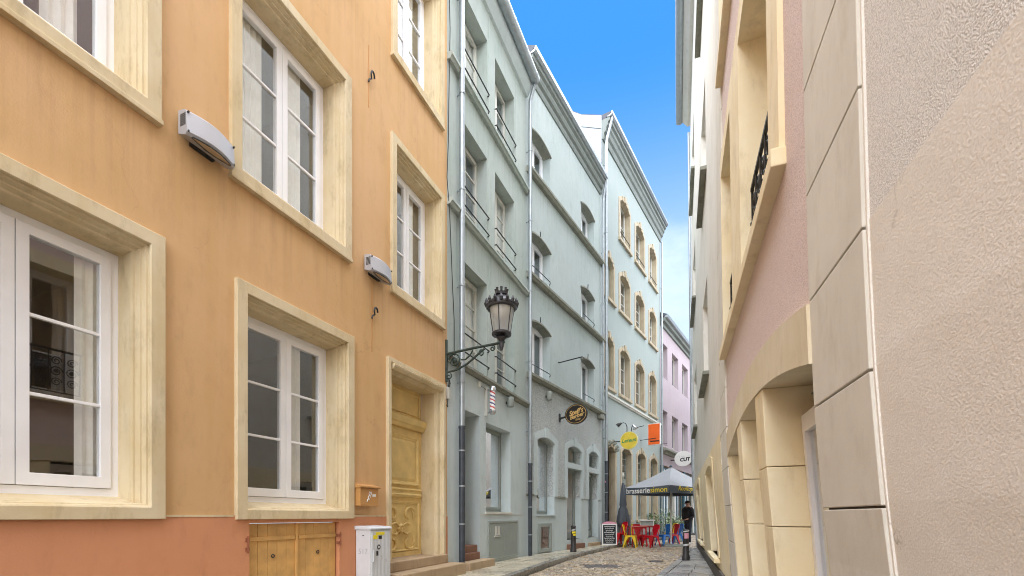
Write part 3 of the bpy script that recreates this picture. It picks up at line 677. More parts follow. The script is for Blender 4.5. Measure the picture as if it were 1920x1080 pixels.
panel(da + .12, db - .12, 1.62, 2.5, -.36, dr, M_DOOR, w=.07, t=.035)
obj('door_rail', MB(FA).extrude_u([(-.36, 1.40), (-.32, 1.41), (-.30, 1.45), (-.325, 1.48), (-.325, 1.52), (-.30, 1.54), (-.36, 1.58)], da + .06, db - .06), M_DOOR, dr)
panel(da + .10, db - .10, .46, 1.34, -.36, dr, M_DOOR, w=.045, t=.03, fill=False)
# carved rosette, leaves and scrolls on the lower panel
um = (da + db) / 2; hm = .86
mb = MB(FA)
for k in range(8):
    t = k * math.pi / 4; e = Vector((math.cos(t), 0, math.sin(t)))
    mb.tube([(um + e.x * .02, -.345, hm + e.z * .02), (um + e.x * .06, -.325, hm + e.z * .06), (um + e.x * .105, -.352, hm + e.z * .105)], [.02, .032, .008], 6)
mb.tube([(um, -.36, hm), (um, -.31, hm)], [.04, .028], 8)
obj('rosette', mb, M_DOOR, dr, smooth=50)
for sx, sz in ((1, 1), (-1, 1), (1, -1), (-1, -1)):
    mb = MB(FA); pts = []
    for k in range(13):
        t = k / 12; ang = .4 + t * 4.2; rr = .22 * (1 - .62 * t)
        pts.append((um + sx * (.24 + rr * math.cos(ang) * .8), -.345, hm + sz * (.24 + rr * math.sin(ang) * .7)))
    mb.tube(pts, [.012 + .012 * math.sin(math.pi * k / 12) for k in range(13)], 6)
    mb.tube([(um + sx * .05, -.35, hm + sz * .05), (um + sx * .16, -.335, hm + sz * .10), (um + sx * .30, -.35, hm + sz * .06)], [.008, .022, .006], 6)
    mb.tube([(um + sx * .34, -.35, hm + sz * .32), (um + sx * .38, -.335, hm + sz * .24), (um + sx * .37, -.35, hm + sz * .14)], [.006, .02, .006], 6)
    obj('carved_scroll', mb, M_DOOR, dr, smooth=50)
obj('kick_board', MB(FA).box(da + .04, db - .04, -.362, -.335, .365, .45), M_DOOR, dr, bevel=.004)
tr = obj('transom_bar', MB(FA).extrude_u([(-.42, 2.62), (-.30, 2.63), (-.27, 2.68), (-.25, 2.70), (-.235, 2.76), (-.235, 2.80), (-.26, 2.82), (-.42, 2.83)], da - .001, db + .001), M_DOOR, hA)
tp = obj('transom_panel', MB(FA).box(da, db, -.42, -.365, 2.83, d - .19), M_DOOR, hA)
panel(da + .05, db - .05, 2.89, d - .26, -.365, tp, M_DOOR, w=.04, t=.02, fill=False)
# steps in front of it
obj('door_step', MB(FA).box(a - .02, b + .02, -.36, .10, .20, .36), M_STEP, hA, bevel=.015)
obj('door_step', MB(FA).box(a - .12, b + .16, -.3, .40, -.02, .199), M_STEP, hA, bevel=.018)
# cellar hatch of boards
for s, (u0, u1) in enumerate(((-4.085, -3.46), (-3.43, -2.805))):
    dl = None
    k = 5; w = (u1 - u0) / k
    base = obj('cellar_door', MB(FA).box(u0, u1, -.09, -.06, .19, .99), M_HATCH, hA)
    for j in range(k): obj('board', MB(FA).box(u0 + j * w + .002, u0 + (j + 1) * w - .002, -.059, -.042, .19, .99), M_HATCH, base, bevel=.003)
    obj('batten', MB(FA).box(u0 + .01, u1 - .01, -.0415, -.025, .80, .845), M_HATCH, base, bevel=.004)
    obj('ring_handle', MB(FA).tube([((u0 + u1) / 2 + .02 * math.cos(t * .7), -.032, .62 + .02 * math.sin(t * .7)) for t in range(10)], .005, 5), M_IRON, base)
    hx = u0 - .03 if s == 0 else u1 + .03
    hb = MB(FA).box(hx - .035, hx + .012, -.02, .022, .70, .74).box(hx - .035, hx + .012, -.02, .022, .80, .84)
    hb.tube([(hx, .015, .68), (hx, .015, .86)], .012, 8)
    obj('hinge', hb, M_RUST, base)
obj('hatch_post', MB(FA).box(-3.458, -3.432, -.08, -.02, .19, .99), M_HATCH, hA)
# iron wall anchors
for (uu, h0, h1, hc) in ((-2.2, 7.05, 7.95, 7.5), (-2.13, 3.50, 4.55, 4.08)):
    mb = MB(FA).tube([(uu, .004, h0), (uu, .004, h1)], .006, 6)
    obj('wall_anchor_bar', mb, M_MAILBOX, hA)
    pts = [(uu + .05 * math.cos(t * .55) * (1 - t * .05) + .03, .04 + .02 * math.sin(t * .4), hc + .02 + .05 * math.sin(t * .55)) for t in range(9)]
    pts += [(uu - .015, .03, hc - .06), (uu - .02, .02, hc - .10)]
    obj('wall_anchor', MB(FA).tube(pts, .013, 6), M_IRON, hA, smooth=60)

# ------------------------------------------------------------------ house B: sage green, barber below
hB = thing('town_house', 'sage green narrow house with black window rails and a large shop window', 'house', FB(2, 0, 0))
bw = [(.50, 1.69), (2.10, 3.22)]; br = [(4.16, 6.27), (7.14, 9.10), (9.92, 11.76)]
ENT = (.47, 1.33, .0, 3.25); SHOP = (1.63, 2.98, 1.15, 3.17)
ops = [(a, b, c, d, 0, .34) for a, b in bw for c, d in br]
obj('wall', wall_into(MB(FB), 0, LB, 4.05, 12.55, ops), M_SAGE, hB)
obj('shop_wall', wall_into(MB(FB), 0, LB, -.2, 4.05, [(ENT[0], ENT[1], -.19, ENT[3], 0, .95), SHOP + (0, .34)], step=.8), M_SAGE2, hB)
for hh in (1.10, 1.93): obj('plaster_joint', MB(FB).box(ENT[1] + .002, LB - .25 if hh < 1.5 else 1.62, -.01, .004, hh, hh + .012) if hh > 1.5 else MB(FB).box(ENT[1] + .002, LB - .2, -.01, .006, hh, hh + .016), M_OFFWHITE, hB)
for hh in (4.02, 7.03, 9.80):
    obj('sill_band', MB(FB).extrude_u([(-.03, hh), (.07, hh), (.10, hh + .04), (.13, hh + .05), (.13, hh + .10), (.10, hh + .125), (-.03, hh + .13)], .0, LB + .04), M_BAND if hh < 5 else M_SAGE, hB)
for ri, (c, d) in enumerate(br):
    for ci, (a, b) in enumerate(bw):
        window(FB, hB, a + .004, b - .004, c + .0, d - .03, -.26, rows=4 if ri < 2 else 3, cols=2, fw=.05, sw=.05, mw=.025, mat=M_OFFWHITE, detail=1, curtain=[(0, .5)] if (ri + ci) % 2 else [(.0, 1.0)], room=1.2)
        for hh in (c + .24, c + .62):
            mb = MB(FB).tube([(a - .02, -.02, hh), (a - .02, .045, hh), (b + .015, .045, hh), (b + .02, .03, hh - .015), (b + .02, -.02, hh - .02)], .015, 6)
            obj('window_rail', mb, M_IRON, hB)
# plaster strips beside the window columns
for uu in (1.80, 3.33): obj('plaster_strip', MB(FB).box(uu - .07, uu, -.01, .012, 4.155, 12.45), M_SAGE, hB)
# eaves and gutter
obj('eaves_board', MB(FB).extrude_u([(-.02, 12.42), (.06, 12.44), (.17, 12.62), (.19, 12.80), (-.02, 12.80)], 0, LB), M_SAGE2, hB)
mb = MB(FB).tube([(-.02, .28, 12.80), (LB + .0, .28, 12.80)], .125, 14)
g = obj('gutter', mb, M_ZINC, hB, smooth=50)
for k in range(6): obj('gutter_bracket', MB(FB).tube([(.25 + k * .72, .28, 12.80), (.29 + k * .72, .28, 12.80)], .132, 14), M_ZINC, g)
obj('roof', MB(FB).extrude_u([(.30, 12.92), (.33, 12.96), (-5, 16.2), (-5, 12.5), (.0, 12.8)], 0.01, LB - .01), M_SLATE, hB)
obj('side_wall', MB(FB).box(.02, .12, -5.0, -.012, 10.5, 12.75), M_SAGE, hB)
# shop window
window(FB, hB, SHOP[0] + .006, SHOP[1] - .006, SHOP[2] + .02, SHOP[3] - .004, -.26, rows=1, cols=1, fw=.05, sw=.04, mat=M_GREYMETAL, glass=M_SHOPGLASS, detail=1, room=1.6, roommat=M_WARMREFL)
obj('sill', MB(FB).box(SHOP[0] - .03, SHOP[1] + .06, -.25, .03, SHOP[2] - .035, SHOP[2] + .018), M_OFFWHITE, hB, bevel=.006)
# meter cupboard doors
cb = obj('meter_cupboard', MB(FB).ringframe(1.72, 3.42, .06, .96, .05, -.01, .03), M_GREYMETAL, hB, bevel=.004)
for (u0, u1) in ((1.775, 2.56), (2.57, 3.365)):
    dd = obj('cupboard_door', MB(FB).box(u0, u1, .0, .022, .112, .905), M_GREYMETAL, cb, bevel=.004)
    obj('hinge', MB(FB).box(u0 + .002, u0 + .02, .02, .04, .2, .28).box(u0 + .002, u0 + .02, .02, .04, .72, .8), M_GREYMETAL, dd)
mb = MB(FB)
for k in range(2): mb.box(2.05 + k * .14, 2.15 + k * .14, .02, .032, .62 + .0, .84)
mb.box(2.0, 2.36, .02, .036, .585, .605)
obj('cupboard_vent', mb, M_OFFWHITE, cb)
# entrance recess: door at the back, steps
obj('recess_door', MB(FB).box(ENT[0], ENT[1], -.99, -.95, .45, ENT[3]), M_DARKWOOD, hB)
for k, (n1, z) in enumerate(((-.05, .45), (.05, .30), (.30, .15))):
    obj('entrance_step', MB(FB).box(ENT[0] + .004 - (.1 if k == 2 else 0), ENT[1] - .004 + (.15 if k == 2 else 0), -.94 if k < 2 else .02, n1 if k != 1 else .012, -.02, z), M_BROWNSTEP if k < 2 else M_STEP, hB, bevel=.012)
def downpipe(F, par, uu, n, htop, hmid, hbot, r=.05, neck=None, black=M_CAST, every=1.9):
    pts = [(uu, n, hbot if hmid is None else hmid), (uu, n, htop)]
    if neck: pts += neck
    pp = obj('downpipe', MB(F).tube(pts, r, 10), M_ZINC, par, smooth=50)
    if hmid is not None:
        cp = obj('downpipe_foot', MB(F).tube([(uu, n, hbot), (uu, n, hmid - .0), (uu, n, hmid + .001), (uu, n, hmid + .05)], [r * 1.12, r * 1.12, r * 1.3, r * 1.3], 10), black, par, smooth=50)
        for hh in (hmid - .45, hmid - 1.15, hmid - 1.9):
            if hh > hbot + .2: obj('pipe_band', MB(F).tube([(uu, n, hh), (uu, n, hh + .03)], r * 1.2, 10), M_ZINC, cp)
    h = (hmid or hbot) + .9
    while h < htop - .2:
        mb = MB(F).tube([(uu, n, h), (uu, n, h + .035)], r * 1.18, 10).box(uu - .012, uu + .012, -.02, n, h + .005, h + .03)
        obj('pipe_band', mb, M_ZINC, pp); h += every
    return pp
downpipe(FB, hB, .38, .11, 13.6 - 1.2, 2.80, 0, r=.055)
downpipe(FB, hB, LB + .02, .12, 12.30, 2.45, 0, r=.05, neck=[(LB + .02, .16, 12.45), (LB - .02, .26, 12.66)])

# ------------------------------------------------------------------ house C: pale green, roughcast ground floor
hC = thing('town_house', 'pale green house with arched windows over a grey roughcast ground floor', 'house', FC(3, 0, 0))
cwin = [(.20, 1.42), (3.72, 4.88)]; crow = [(5.02, 6.55, .12), (7.75, 9.0, .12), (10.62, 11.88, .13)]
ops = [(a, b, c, d, r, .32) for a, b in cwin for c, d, r in crow]
obj('wall', wall_into(MB(FC), 0, LC, 4.86, 13.2, ops), M_PALE, hC)
gops = [(.62, 1.74, 1.10, 3.37, .14, .34), (2.64, 3.78, .30, 3.37, .14, .34), (4.40, 5.32, .30, 3.40, .14, .34)]
obj('roughcast_wall', wall_into(MB(FC), 0, LC, 1.66, 4.86, [(a, b, 1.66, d, r, dp, 'b') for a, b, c, d, r, dp in gops], step=.8), M_ROUGH, hC)
obj('lower_wall', wall_into(MB(FC), 0, LC, -.2, 1.66, [(a, b, c, 1.66, 0, .34, 't') for a, b, c, d, r, dp in gops], step=.8, n0=-.012), M_SAGE2, hC)
for a, b, c, d, r, dp in gops:          # smooth plaster surrounds with keystones
    head = arch_pts(a, b, d - r, r)
    path = [(a, 1.66)] + head + [(b, 1.66)]
    obj('plaster_surround', MB(FC).sweep(path, [(.20, -.02), (.20, .02), (.01, .025), (-.004, .02), (-.004, -.05)]), M_SAGE2, hC)
    m_ = (a + b) / 2
    obj('keystone', MB(FC).prism([(m_ - .09, d - .02), (m_ + .09, d - .02), (m_ + .13, d + .27), (m_ - .13, d + .27)], .0, .05), M_SAGE2, hC, bevel=.008)
for (u0, u1) in ((1.95, 2.43), (.0, .41)):
    obj('render_ledge', MB(FC).box(u0, u1, -.02, .035, 1.63, 1.68), M_BAND, hC)
for hh in (4.84, 7.58, 10.45):
    obj('sill_band', MB(FC).extrude_u([(-.03, hh), (.10, hh), (.14, hh + .05), (.16, hh + .06), (.16, hh + .13), (.12, hh + .16), (-.03, hh + .17)], .03, LC - .02), M_BAND, hC)
for ri, (c, d, r) in enumerate(crow):
    for ci, (a, b) in enumerate(cwin):
        window(FC, hC, a + .004, b - .004, c - .01, d - .02, -.24, rows=1, cols=2, fw=.07, sw=.06, detail=1, room=1.0, curtain=[(.05, .62)] if ri else None)
        head = arch_pts(a, b, d - r, r)
        obj('arch_hood', MB(FC).sweep([(a - .03, d - r - .02)] + head + [(b + .03, d - r - .02)], [(.05, -.02), (.05, .035), (.0, .045), (-.004, .03), (-.004, -.22)]), M_BAND, hC)
        obj('reveal_jamb', MB(FC).box(b - .003, b + .10, -.23, .006, c, d - r - .03).box(a - .08, a + .003, -.23, .006, c, d - r - .03), M_PALE, hC)
        mb = MB(FC).tube([(a + .06, .06, c + .24), (b - .12, .06, c + .24), (b - .07, .05, c + .20), (b - .05, .0, c + .18)], .012, 6)
        if ri < 2: obj('window_rail', mb, M_IRON, hC)
        if ri < 2: obj('shutter_hook', MB(FC).tube([((a + b) / 2, .01, d + .02), ((a + b) / 2, .02, d + .22)], .012, 5), M_IRON, hC)
window(FC, hC, .625, 1.735, 1.12, 3.35, -.26, rows=1, cols=1, fw=.05, sw=.04, mat=M_GREYMETAL, glass=M_SHOPGLASS, detail=1, room=1.4, roommat=M_WARMREFL)
obj('sill', MB(FC).box(.60, 1.76, -.25, .03, 1.07, 1.115), M_SAGE2, hC, bevel=.006)
for (a, b) in ((2.64, 3.78), (4.40, 5.32)):
    obj('transom_beam', MB(FC).box(a + .002, b - .002, -.2, .02, 2.62, 2.80), M_SAGE2, hC, bevel=.006)
    window(FC, hC, a + .005, b - .005, 2.80, 3.36, -.24, rows=1, cols=2, fw=.04, sw=.035, mat=M_GREYMETAL, detail=1, room=0)
    first = a < 3
    fr = obj('door', MB(FC).ringframe(a + .005, b - .005, .30, 2.62, .10, -.30, -.24, wb=.22), M_GREYMETAL if first else M_GREYMETAL, hC, bevel=.004)
    obj('glass_pane', MB(FC).box(a + .10, b - .10, -.28, -.27, .52, 2.52), M_GLASS, fr)
    obj('door_handle', MB(FC).tube([(a + .16, -.22, 1.2), (a + .16, -.20, 1.22), (a + .16, -.20, 1.45), (a + .16, -.22, 1.47)], .012, 6), M_CHROME, fr)
    mb = MB(FC); x0, x1, n1, n2 = a - .1, b + .1, -.33, -1.6
    mb.poly([(x0, n2, .2), (x1, n2, .2), (x1, n2, 3.4), (x0, n2, 3.4)]); mb.poly([(x0, n1, .28), (x1, n1, .28), (x1, n2, .28), (x0, n2, .28)])
    mb.poly([(x0, n1, .2), (x0, n2, .2), (x0, n2, 3.4), (x0, n1, 3.4)]); mb.poly([(x1, n1, .2), (x1, n2, .2), (x1, n2, 3.4), (x1, n1, 3.4)]); mb.poly([(x0, n1, 3.4), (x1, n1, 3.4), (x1, n2, 3.4), (x0, n2, 3.4)])
    obj('room_lining', mb, M_WARMREFL if first else M_ROOMD, hC)
    obj('door_step', MB(FC).box(a - .02, b + .02, -.3, .12 if first else .10, -.02, .16 if first else .12), M_BROWNSTEP if first else M_STEP, hC, bevel=.01)
    obj('threshold', MB(FC).box(a + .004, b - .004, -.3, -.02, .1605 if first else .1205, .30), M_BROWNSTEP if first else M_STEP, hC, bevel=.006)
# gas meter niche
ni = obj('meter_box', MB(FC).ringframe(.68, 1.46, .03, .86, .10, -.02, .05), M_GREYMETAL, hC, bevel=.004)
obj('meter_glass', MB(FC).box(.78, 1.36, .005, .012, .13, .76), M_GLASS, ni)
mb = MB(FC).box(.78, 1.36, -.011, -.006, .13, .76)
for k in range(5): mb.tube([(.85 + k * .11, .0, .15 + .04 * k), (.88 + k * .1, .0, .42), (.84 + k * .11, .0, .72 - .05 * k)], .012, 5)
obj('meter_pipes', mb, M_BROWNSTEP, ni)
obj('eaves_cornice', MB(FC).extrude_u([(-.02, 13.08), (.03, 13.08), (.05, 13.14), (.05, 13.24), (.11, 13.28), (.14, 13.36), (.14, 13.42), (.20, 13.46), (.21, 13.56), (-.02, 13.56)], .02, LC - .22), M_CORN, hC)
g = obj('gutter', MB(FC).extrude_u([(.14, 13.562), (.25, 13.562), (.31, 13.60), (.32, 13.70), (.29, 13.70), (.26, 13.63), (.14, 13.60)], 0.0, LC - .2), M_ZINC, hC)
obj('roof', MB(FC).extrude_u([(.27, 13.68), (.29, 13.72), (-4.5, 16.5), (-4.5, 13.3), (.1, 13.57)], .01, LC - .21), M_SLATE, hC)
obj('chimney', MB(FC).box(1.22, 1.50, -.95, -.35, 13.5, 14.85).box(1.18, 1.54, -1.0, -.30, 14.85, 14.93), M_SLATE, hC)
obj('facing_board', MB(FC).box(LC - .25, LC - .06, .0, .02, 4.95, 13.0), M_SAGE2, hC)
downpipe(FC, hC, LC - .17, .10, 12.6, None, 4.3, r=.045, neck=[(LC - .17, .11, 12.9), (LC - .19, .18, 13.3), (LC - .22, .25, 13.58)])
for (u_, h_) in ((LC - .4, 4.66),): obj('rain_hopper', MB(FC).box(u_ - .12, u_ + .25, .0, .16, h_, h_ + .16), M_BAND, hC, bevel=.02)

# ------------------------------------------------------------------ house D: light blue-green with tan stone windows
hD = thing('town_house', 'tall light blue green house with tan sandstone arched window frames', 'house', FD(4, 0, 0))
dcol = [(.22, 1.16), (1.88, 3.06), (3.88, 5.08), (5.90, 7.03)]; drow = [(6.10, 8.03, .2), (9.55, 11.16, .2), (12.52, 14.30, .2)]
ops = []
for ri, (c, d, r) in enumerate(drow):
    for ci, (a, b) in enumerate(dcol):
        if ri == 2 and ci == 0: continue
        ops.append((a, b, c, d, r, .30))
dg = [(.42, 1.32, .05, 3.80, .18), (2.10, 3.28, .9, 3.95, .2), (4.12, 5.32, .9, 3.98, .2), (6.06, 7.22, .9, 3.95, .2)]
ops += [(a, b, c, d, r, .34) for a, b, c, d, r in dg]
obj('wall', wall_into(MB(FD), 0, LD, -.2, 15.5, ops), M_MINT, hD)
def stone_arch(F, par, a, b, c, d, r, w=.15, deep=.28, base=True):
    head = arch_pts(a, b, d - r, r)
    path = [(a, c)] + head + [(b, c)]
    s = obj('window_surround', MB(F).sweep(path, [(w, -.02), (w, .02), (.0, .028), (-.006, .02), (-.006, -deep)]), M_TAN, par)
    m_ = (a + b) / 2
    obj('keystone', MB(F).prism([(m_ - .07, d - .015), (m_ + .07, d - .015), (m_ + .10, d + .24), (m_ - .10, d + .24)], .0, .06), M_TAN, s, bevel=.01)
    for k in (-1, 1):
        obj('carved_block', MB(F).prism([(m_ + k * .28 - .1, d - .06), (m_ + k * .28 + .1, d - .06), (m_ + k * .28 + .11, d + .10), (m_ + k * .28 - .09, d + .12)], .0, .045), M_TAN, s, bevel=.012)
    if base: obj('sill', MB(F).box(a - w - .03, b + w + .03, -.26, .09, c - .12, c + .0), M_TAN, s, bevel=.01)
    return s
for ri, (c, d, r) in enumerate(drow):
    for ci, (a, b) in enumerate(dcol):
        if ri == 2 and ci == 0: continue
        stone_arch(FD, hD, a, b, c, d, r)
        if ci == 0:
            obj('blind_window_panel', MB(FD).box(a + .007, b - .007, -.22, -.16, c + .003, d - .02), M_MINT, hD)
        else:
            window(FD, hD, a + .008, b - .008, c + .004, d - .02, -.20, rows=3 if ri < 2 else 2, cols=2, fw=.05, sw=.05, mw=.03, mat=M_OFFWHITE, detail=1, room=1.0, curtain=[(.0, .55)] if (ri + ci) % 3 == 0 else None)
            if ri == 2: obj('window_rail', MB(FD).tube([(a, .03, c + .28), (b, .03, c + .28)], .016, 6), M_IRON, hD)
for i, (a, b, c, d, r) in enumerate(dg):
    stone_arch(FD, hD, a, b, c, d, r, base=i > 0, w=.17)
    if i == 0:
        obj('door', MB(FD).box(a + .008, b - .008, -.30, -.24, .06, d - .02), M_DARKWOOD, hD)
        mb = MB(FD)
        for k, (du, dh) in enumerate(((-.12, 0), (-.05, .12), (0, .04), (.45, .22), (.95, .05), (1.0, -.08), (.3, .16), (.7, .16))):
            mb.tube([(a + du * .9 - .04, .02, d - .08 + dh), (a + du * .9 + .06, .10, d + dh), (a + du * .9 + .13, .03, d - .05 + dh)], [.03, .07, .02], 6)
        obj('carved_ornament', mb, M_BAND, hD, smooth=50)
    else:
        window(FD, hD, a + .008, b - .008, 2.55, d - .02, -.22, rows=4, cols=2, fw=.05, sw=.04, mw=.03, mat=M_GREYMETAL, detail=1, room=1.2)
        window(FD, hD, a + .008, b - .008, c + .004, 2.545, -.22, rows=1, cols=1, fw=.06, sw=.05, mat=M_GREYMETAL, detail=1, room=1.2, roommat=M_WARMREFL)
obj('string_course', MB(FD).extrude_u([(-.02, 5.70), (.05, 5.70), (.07, 5.75), (.10, 5.76), (.10, 5.84), (-.02, 5.86)], .05, LD - .02), M_OFFWHITE, hD)
obj('eaves_cornice', MB(FD).extrude_u([(-.02, 15.34), (.04, 15.34), (.06, 15.42), (.07, 15.54), (.13, 15.60), (.17, 15.74), (.22, 15.80), (.23, 15.90), (.30, 15.95), (.31, 16.06), (-.02, 16.06)], .0, LD), M_CORN, hD)
g = obj('gutter', MB(FD).extrude_u([(.22, 16.062), (.35, 16.062), (.41, 16.12), (.42, 16.22), (.38, 16.22), (.35, 16.13), (.22, 16.10)], -.02, LD + .02), M_ZINC, hD)
obj('roof', MB(FD).extrude_u([(.36, 16.20), (.38, 16.24), (.0, 16.27), (-.86, 16.71), (-1.72, 17.43), (-5, 19.86), (-5, 16.2), (.1, 16.07)], .01, LD), M_SLATE, hD)
gw = obj('gable_cladding', MB(FD).extrude_u([(-.02, 9.0), (-.02, 16.22), (-.86, 16.66), (-1.72, 17.38), (-5, 19.8), (-5, 9.0)], -.03, -.004), M_GREYCLAD, hD)
for k in range(5): obj('cladding_seam', MB(FD).box(-.05, -.031, -.62 - k * .62, -.60 - k * .62, 10.0, 15.9 + k * .35), M_GREYMETAL, gw)
obj('cladding_seam', MB(FD).extrude_u([(-.03, 15.72), (-.03, 15.75), (-.86, 16.22), (-1.72, 16.88), (-1.72, 16.85), (-.86, 16.19)], -.055, -.031), M_GREYMETAL, gw)
downpipe(FD, hD, .12, .12, 15.2, 3.1, 0, r=.055, neck=[(.12, .15, 15.4), (.12, .27, 15.8), (.12, .34, 16.08)], every=2.6)
downpipe(FD, hD, LD - .05, .10, 15.3, None, 0, r=.05, every=3.0)
# stickers all over the foot of the first pipe
for k in range(26):
    hh = rnd.uniform(.35, 2.7); t = rnd.uniform(-2.6, .4); r0 = .0635
    c = MB(FD); w = rnd.uniform(.03, .05); hgt = rnd.uniform(.05, .11)
    for j in range(3):
        a0, a1 = t + (j - 1.5) * w / r0 * .66, t + (j - .5) * w / r0 * .66
        c.poly([(.12 + r0 * math.cos(a0), .12 + r0 * math.sin(a0), hh), (.12 + r0 * math.cos(a1), .12 + r0 * math.sin(a1), hh), (.12 + r0 * math.cos(a1), .12 + r0 * math.sin(a1), hh + hgt), (.12 + r0 * math.cos(a0), .12 + r0 * math.sin(a0), hh + hgt)])
    obj('sticker', c, rnd.choice([M_STICKR, M_STICKG, M_STICKG, M_STICKC, M_STICKB, M_STICKG]), hD)

# ------------------------------------------------------------------ house E: lilac, farther off
hE = thing('town_house', 'lilac pink house with grey window reveals beyond the parasol', 'house', FE(5, 0, 0))
ecol = [(.18, 1.34), (2.24, 3.58), (4.50, 5.90), (6.9, 8.2), (9.2, 10.5)]; erow = [(4.85, 6.72), (8.45, 10.26)]
ops = [(a, b, c, d, 0, .30) for a, b in ecol for c, d in erow]
obj('wall', wall_into(MB(FE), 0, LE, 3.9, 11.2, ops), M_LILAC, hE)
for c, d in erow:
    for a, b in ecol:
        window(FE, hE, a + .005, b - .005, c + .004, d - .004, -.22, rows=1, cols=2, fw=.06, sw=.06, mat=M_OFFWHITE, detail=1, room=1.0, curtain=[(0, .6)])
obj('eaves_cornice', MB(FE).extrude_u([(-.02, 11.05), (.08, 11.05), (.10, 11.2), (.22, 11.24), (.26, 11.4), (-.02, 11.4)], 0, LE), M_CORN, hE)
obj('gutter', MB(FE).extrude_u([(.22, 11.4), (.36, 11.4), (.40, 11.52), (.36, 11.52), (.22, 11.46)], 0, LE), M_ZINC, hE)
obj('roof', MB(FE).extrude_u([(.36, 11.5), (.37, 11.54), (-4, 13.6), (-4, 11.2), (0, 11.4)], .01, LE), M_SLATE, hE)
obj('shop_cornice', MB(FE).extrude_u([(-.02, 4.35), (.10, 4.36), (.16, 4.46), (.30, 4.52), (.30, 4.62), (-.02, 4.70)], 0.02, LE), M_BAND, hE)
obj('shop_fascia', MB(FE).box(.02, LE, -.02, .05, 3.75, 4.34), M_LILAC, hE)
for k in range(6):
    u0 = .15 + k * 2.3
    obj('shopfront_pilaster', MB(FE).box(u0, u0 + .30, -.05, .06, -.1, 3.748), M_OFFWHITE if k % 2 else M_TEAL, hE, bevel=.01)
    window(FE, hE, u0 + .302, u0 + 2.298, .25, 3.74, -.1, rows=1, cols=2, fw=.06, sw=.05, mat=M_TEAL, detail=1, room=1.6, roommat=M_WARMREFL)
    obj('stall_riser', MB(FE).box(u0 + .30, u0 + 2.30, -.12, -.02, -.1, .248), M_TEAL, hE)
# a slate-roofed house still farther up the street
hF = thing('town_house', 'far house with a grey slate roof above the lilac gutter', 'house', FE(21, -1, 0))
obj('wall', MB(FE).box(17, 28, -8, -1.0, -.2, 13.2), M_LILAC, hF)
obj('roof', MB(FE).extrude_u([(-.8, 13.2), (-.75, 13.32), (-3.2, 16.6), (-6, 16.6), (-8, 13.2)], 16.9, 28.1), M_SLATE, hF)
# ------------------------------------------------------------------ right-hand side
def gy(Y): return Y / dG[1]            # depth to distance along the right-hand front
Q0, Q1 = gy(5.45), gy(6.15)            # quoin strip at the far end of the pink house
GEND = gy(16.35)
# beige stuccoed house nearest the camera, in line with the ashlar strip
hS = thing('town_house', 'beige stuccoed wall on the right with roughcast above a smooth band', 'house', FH(-2, -.2, 0))
CORN = -(.535 / vdir(1230)[1])         # u of the ashlar edge along FH
obj('smooth_wall', wall_into(MB(FH), -9, CORN - .012, -.3, 2.07, [], step=.25, n0=-.011), M_STUCCO, hS)
obj('roughcast_wall', wall_into(MB(FH), -9, CORN - .012, 2.07, 12.5, [], step=.5, n0=-.013), M_ROUGHB, hS)
mb = MB(FH)
hh = -.2
while hh < 12:
    mb.box(CORN - .012, CORN + .001, -.06, -.005, hh, hh + .25); hh += .25
obj('corner_bead', mb, M_STUCCO, hS)
obj('wall_end', MB(FH).box(-9.2, -9.0, -6, -.04, -.3, 12.5), M_STUCCO, hS)
obj('roof', MB(FH).extrude_u([(.3, 12.5), (.35, 12.62), (-6, 16), (-6, 12.5)], -9, -.02), M_SLATE, hS)

# pink house with sandstone dressings
hP = thing('town_house', 'pink roughcast house with warm sandstone windows and ashlar edges on the right', 'house', FG(gy(4), 0, 0))
JH = [.17, .65, 1.11, 1.57, 2.05, 2.53, 3.01, 3.49, 3.97, 4.45, 4.93, 5.41, 5.89, 6.37, 6.85, 7.33, 7.81]
def quoin(F, par, u0, u1, mat, n1, hs=JH, split=None):
    for k, (a, b) in enumerate(zip([-.3] + hs, hs + [hs[-1] + .48])):
        mb = MB(F); m = (a + b) / 2
        for c, d in ((a + .004, m), (m, b - .004)): mb.box(u0, u1, -.1, n1, c, d)
        bm_ = MB(F)
        P = [[bm_.p(u, n, h) for u, n in ((u0, -.1), (u1, -.1), (u1, n1), (u0, n1))] for h in (a + .0045, m, b - .0045)]
        bm_.face(P[0][::-1]); bm_.face(P[2])
        for A, B in zip(P, P[1:]):
            for q in range(4): bm_.face((A[q], A[(q + 1) % 4], B[(q + 1) % 4], B[q]))
        obj('ashlar_block', bm_, mat, par, bevel=.004)
    j = MB(F)
    h = -.3
    while h < 8.2: j.box(u0 + .01, u1 - .01, -.12, n1 - .02, h, h + .25); h += .25
    obj('joint_mortar', j, M_DKPLINTH, par)
quoin(FH, hP, CORN, -.004, M_ASHLAR, .006)
quoin(FG, hP, Q0, Q1, M_ASHLAR, .018, hs=[h + .1 for h in JH])
u_p0 = gy(YQ) + .002
GO = [(2.10, 3.19), (3.49, 4.29), (4.55, 5.40)]          # ground-floor openings, in depth
def g_arch(Y):                                            # underside of the wide segmental arch
    t = (Y - 3.78) / 1.72; return 2.0 - .23 * t * t
P_WIN = [(2.70, 3.88), (4.50, 5.42)]
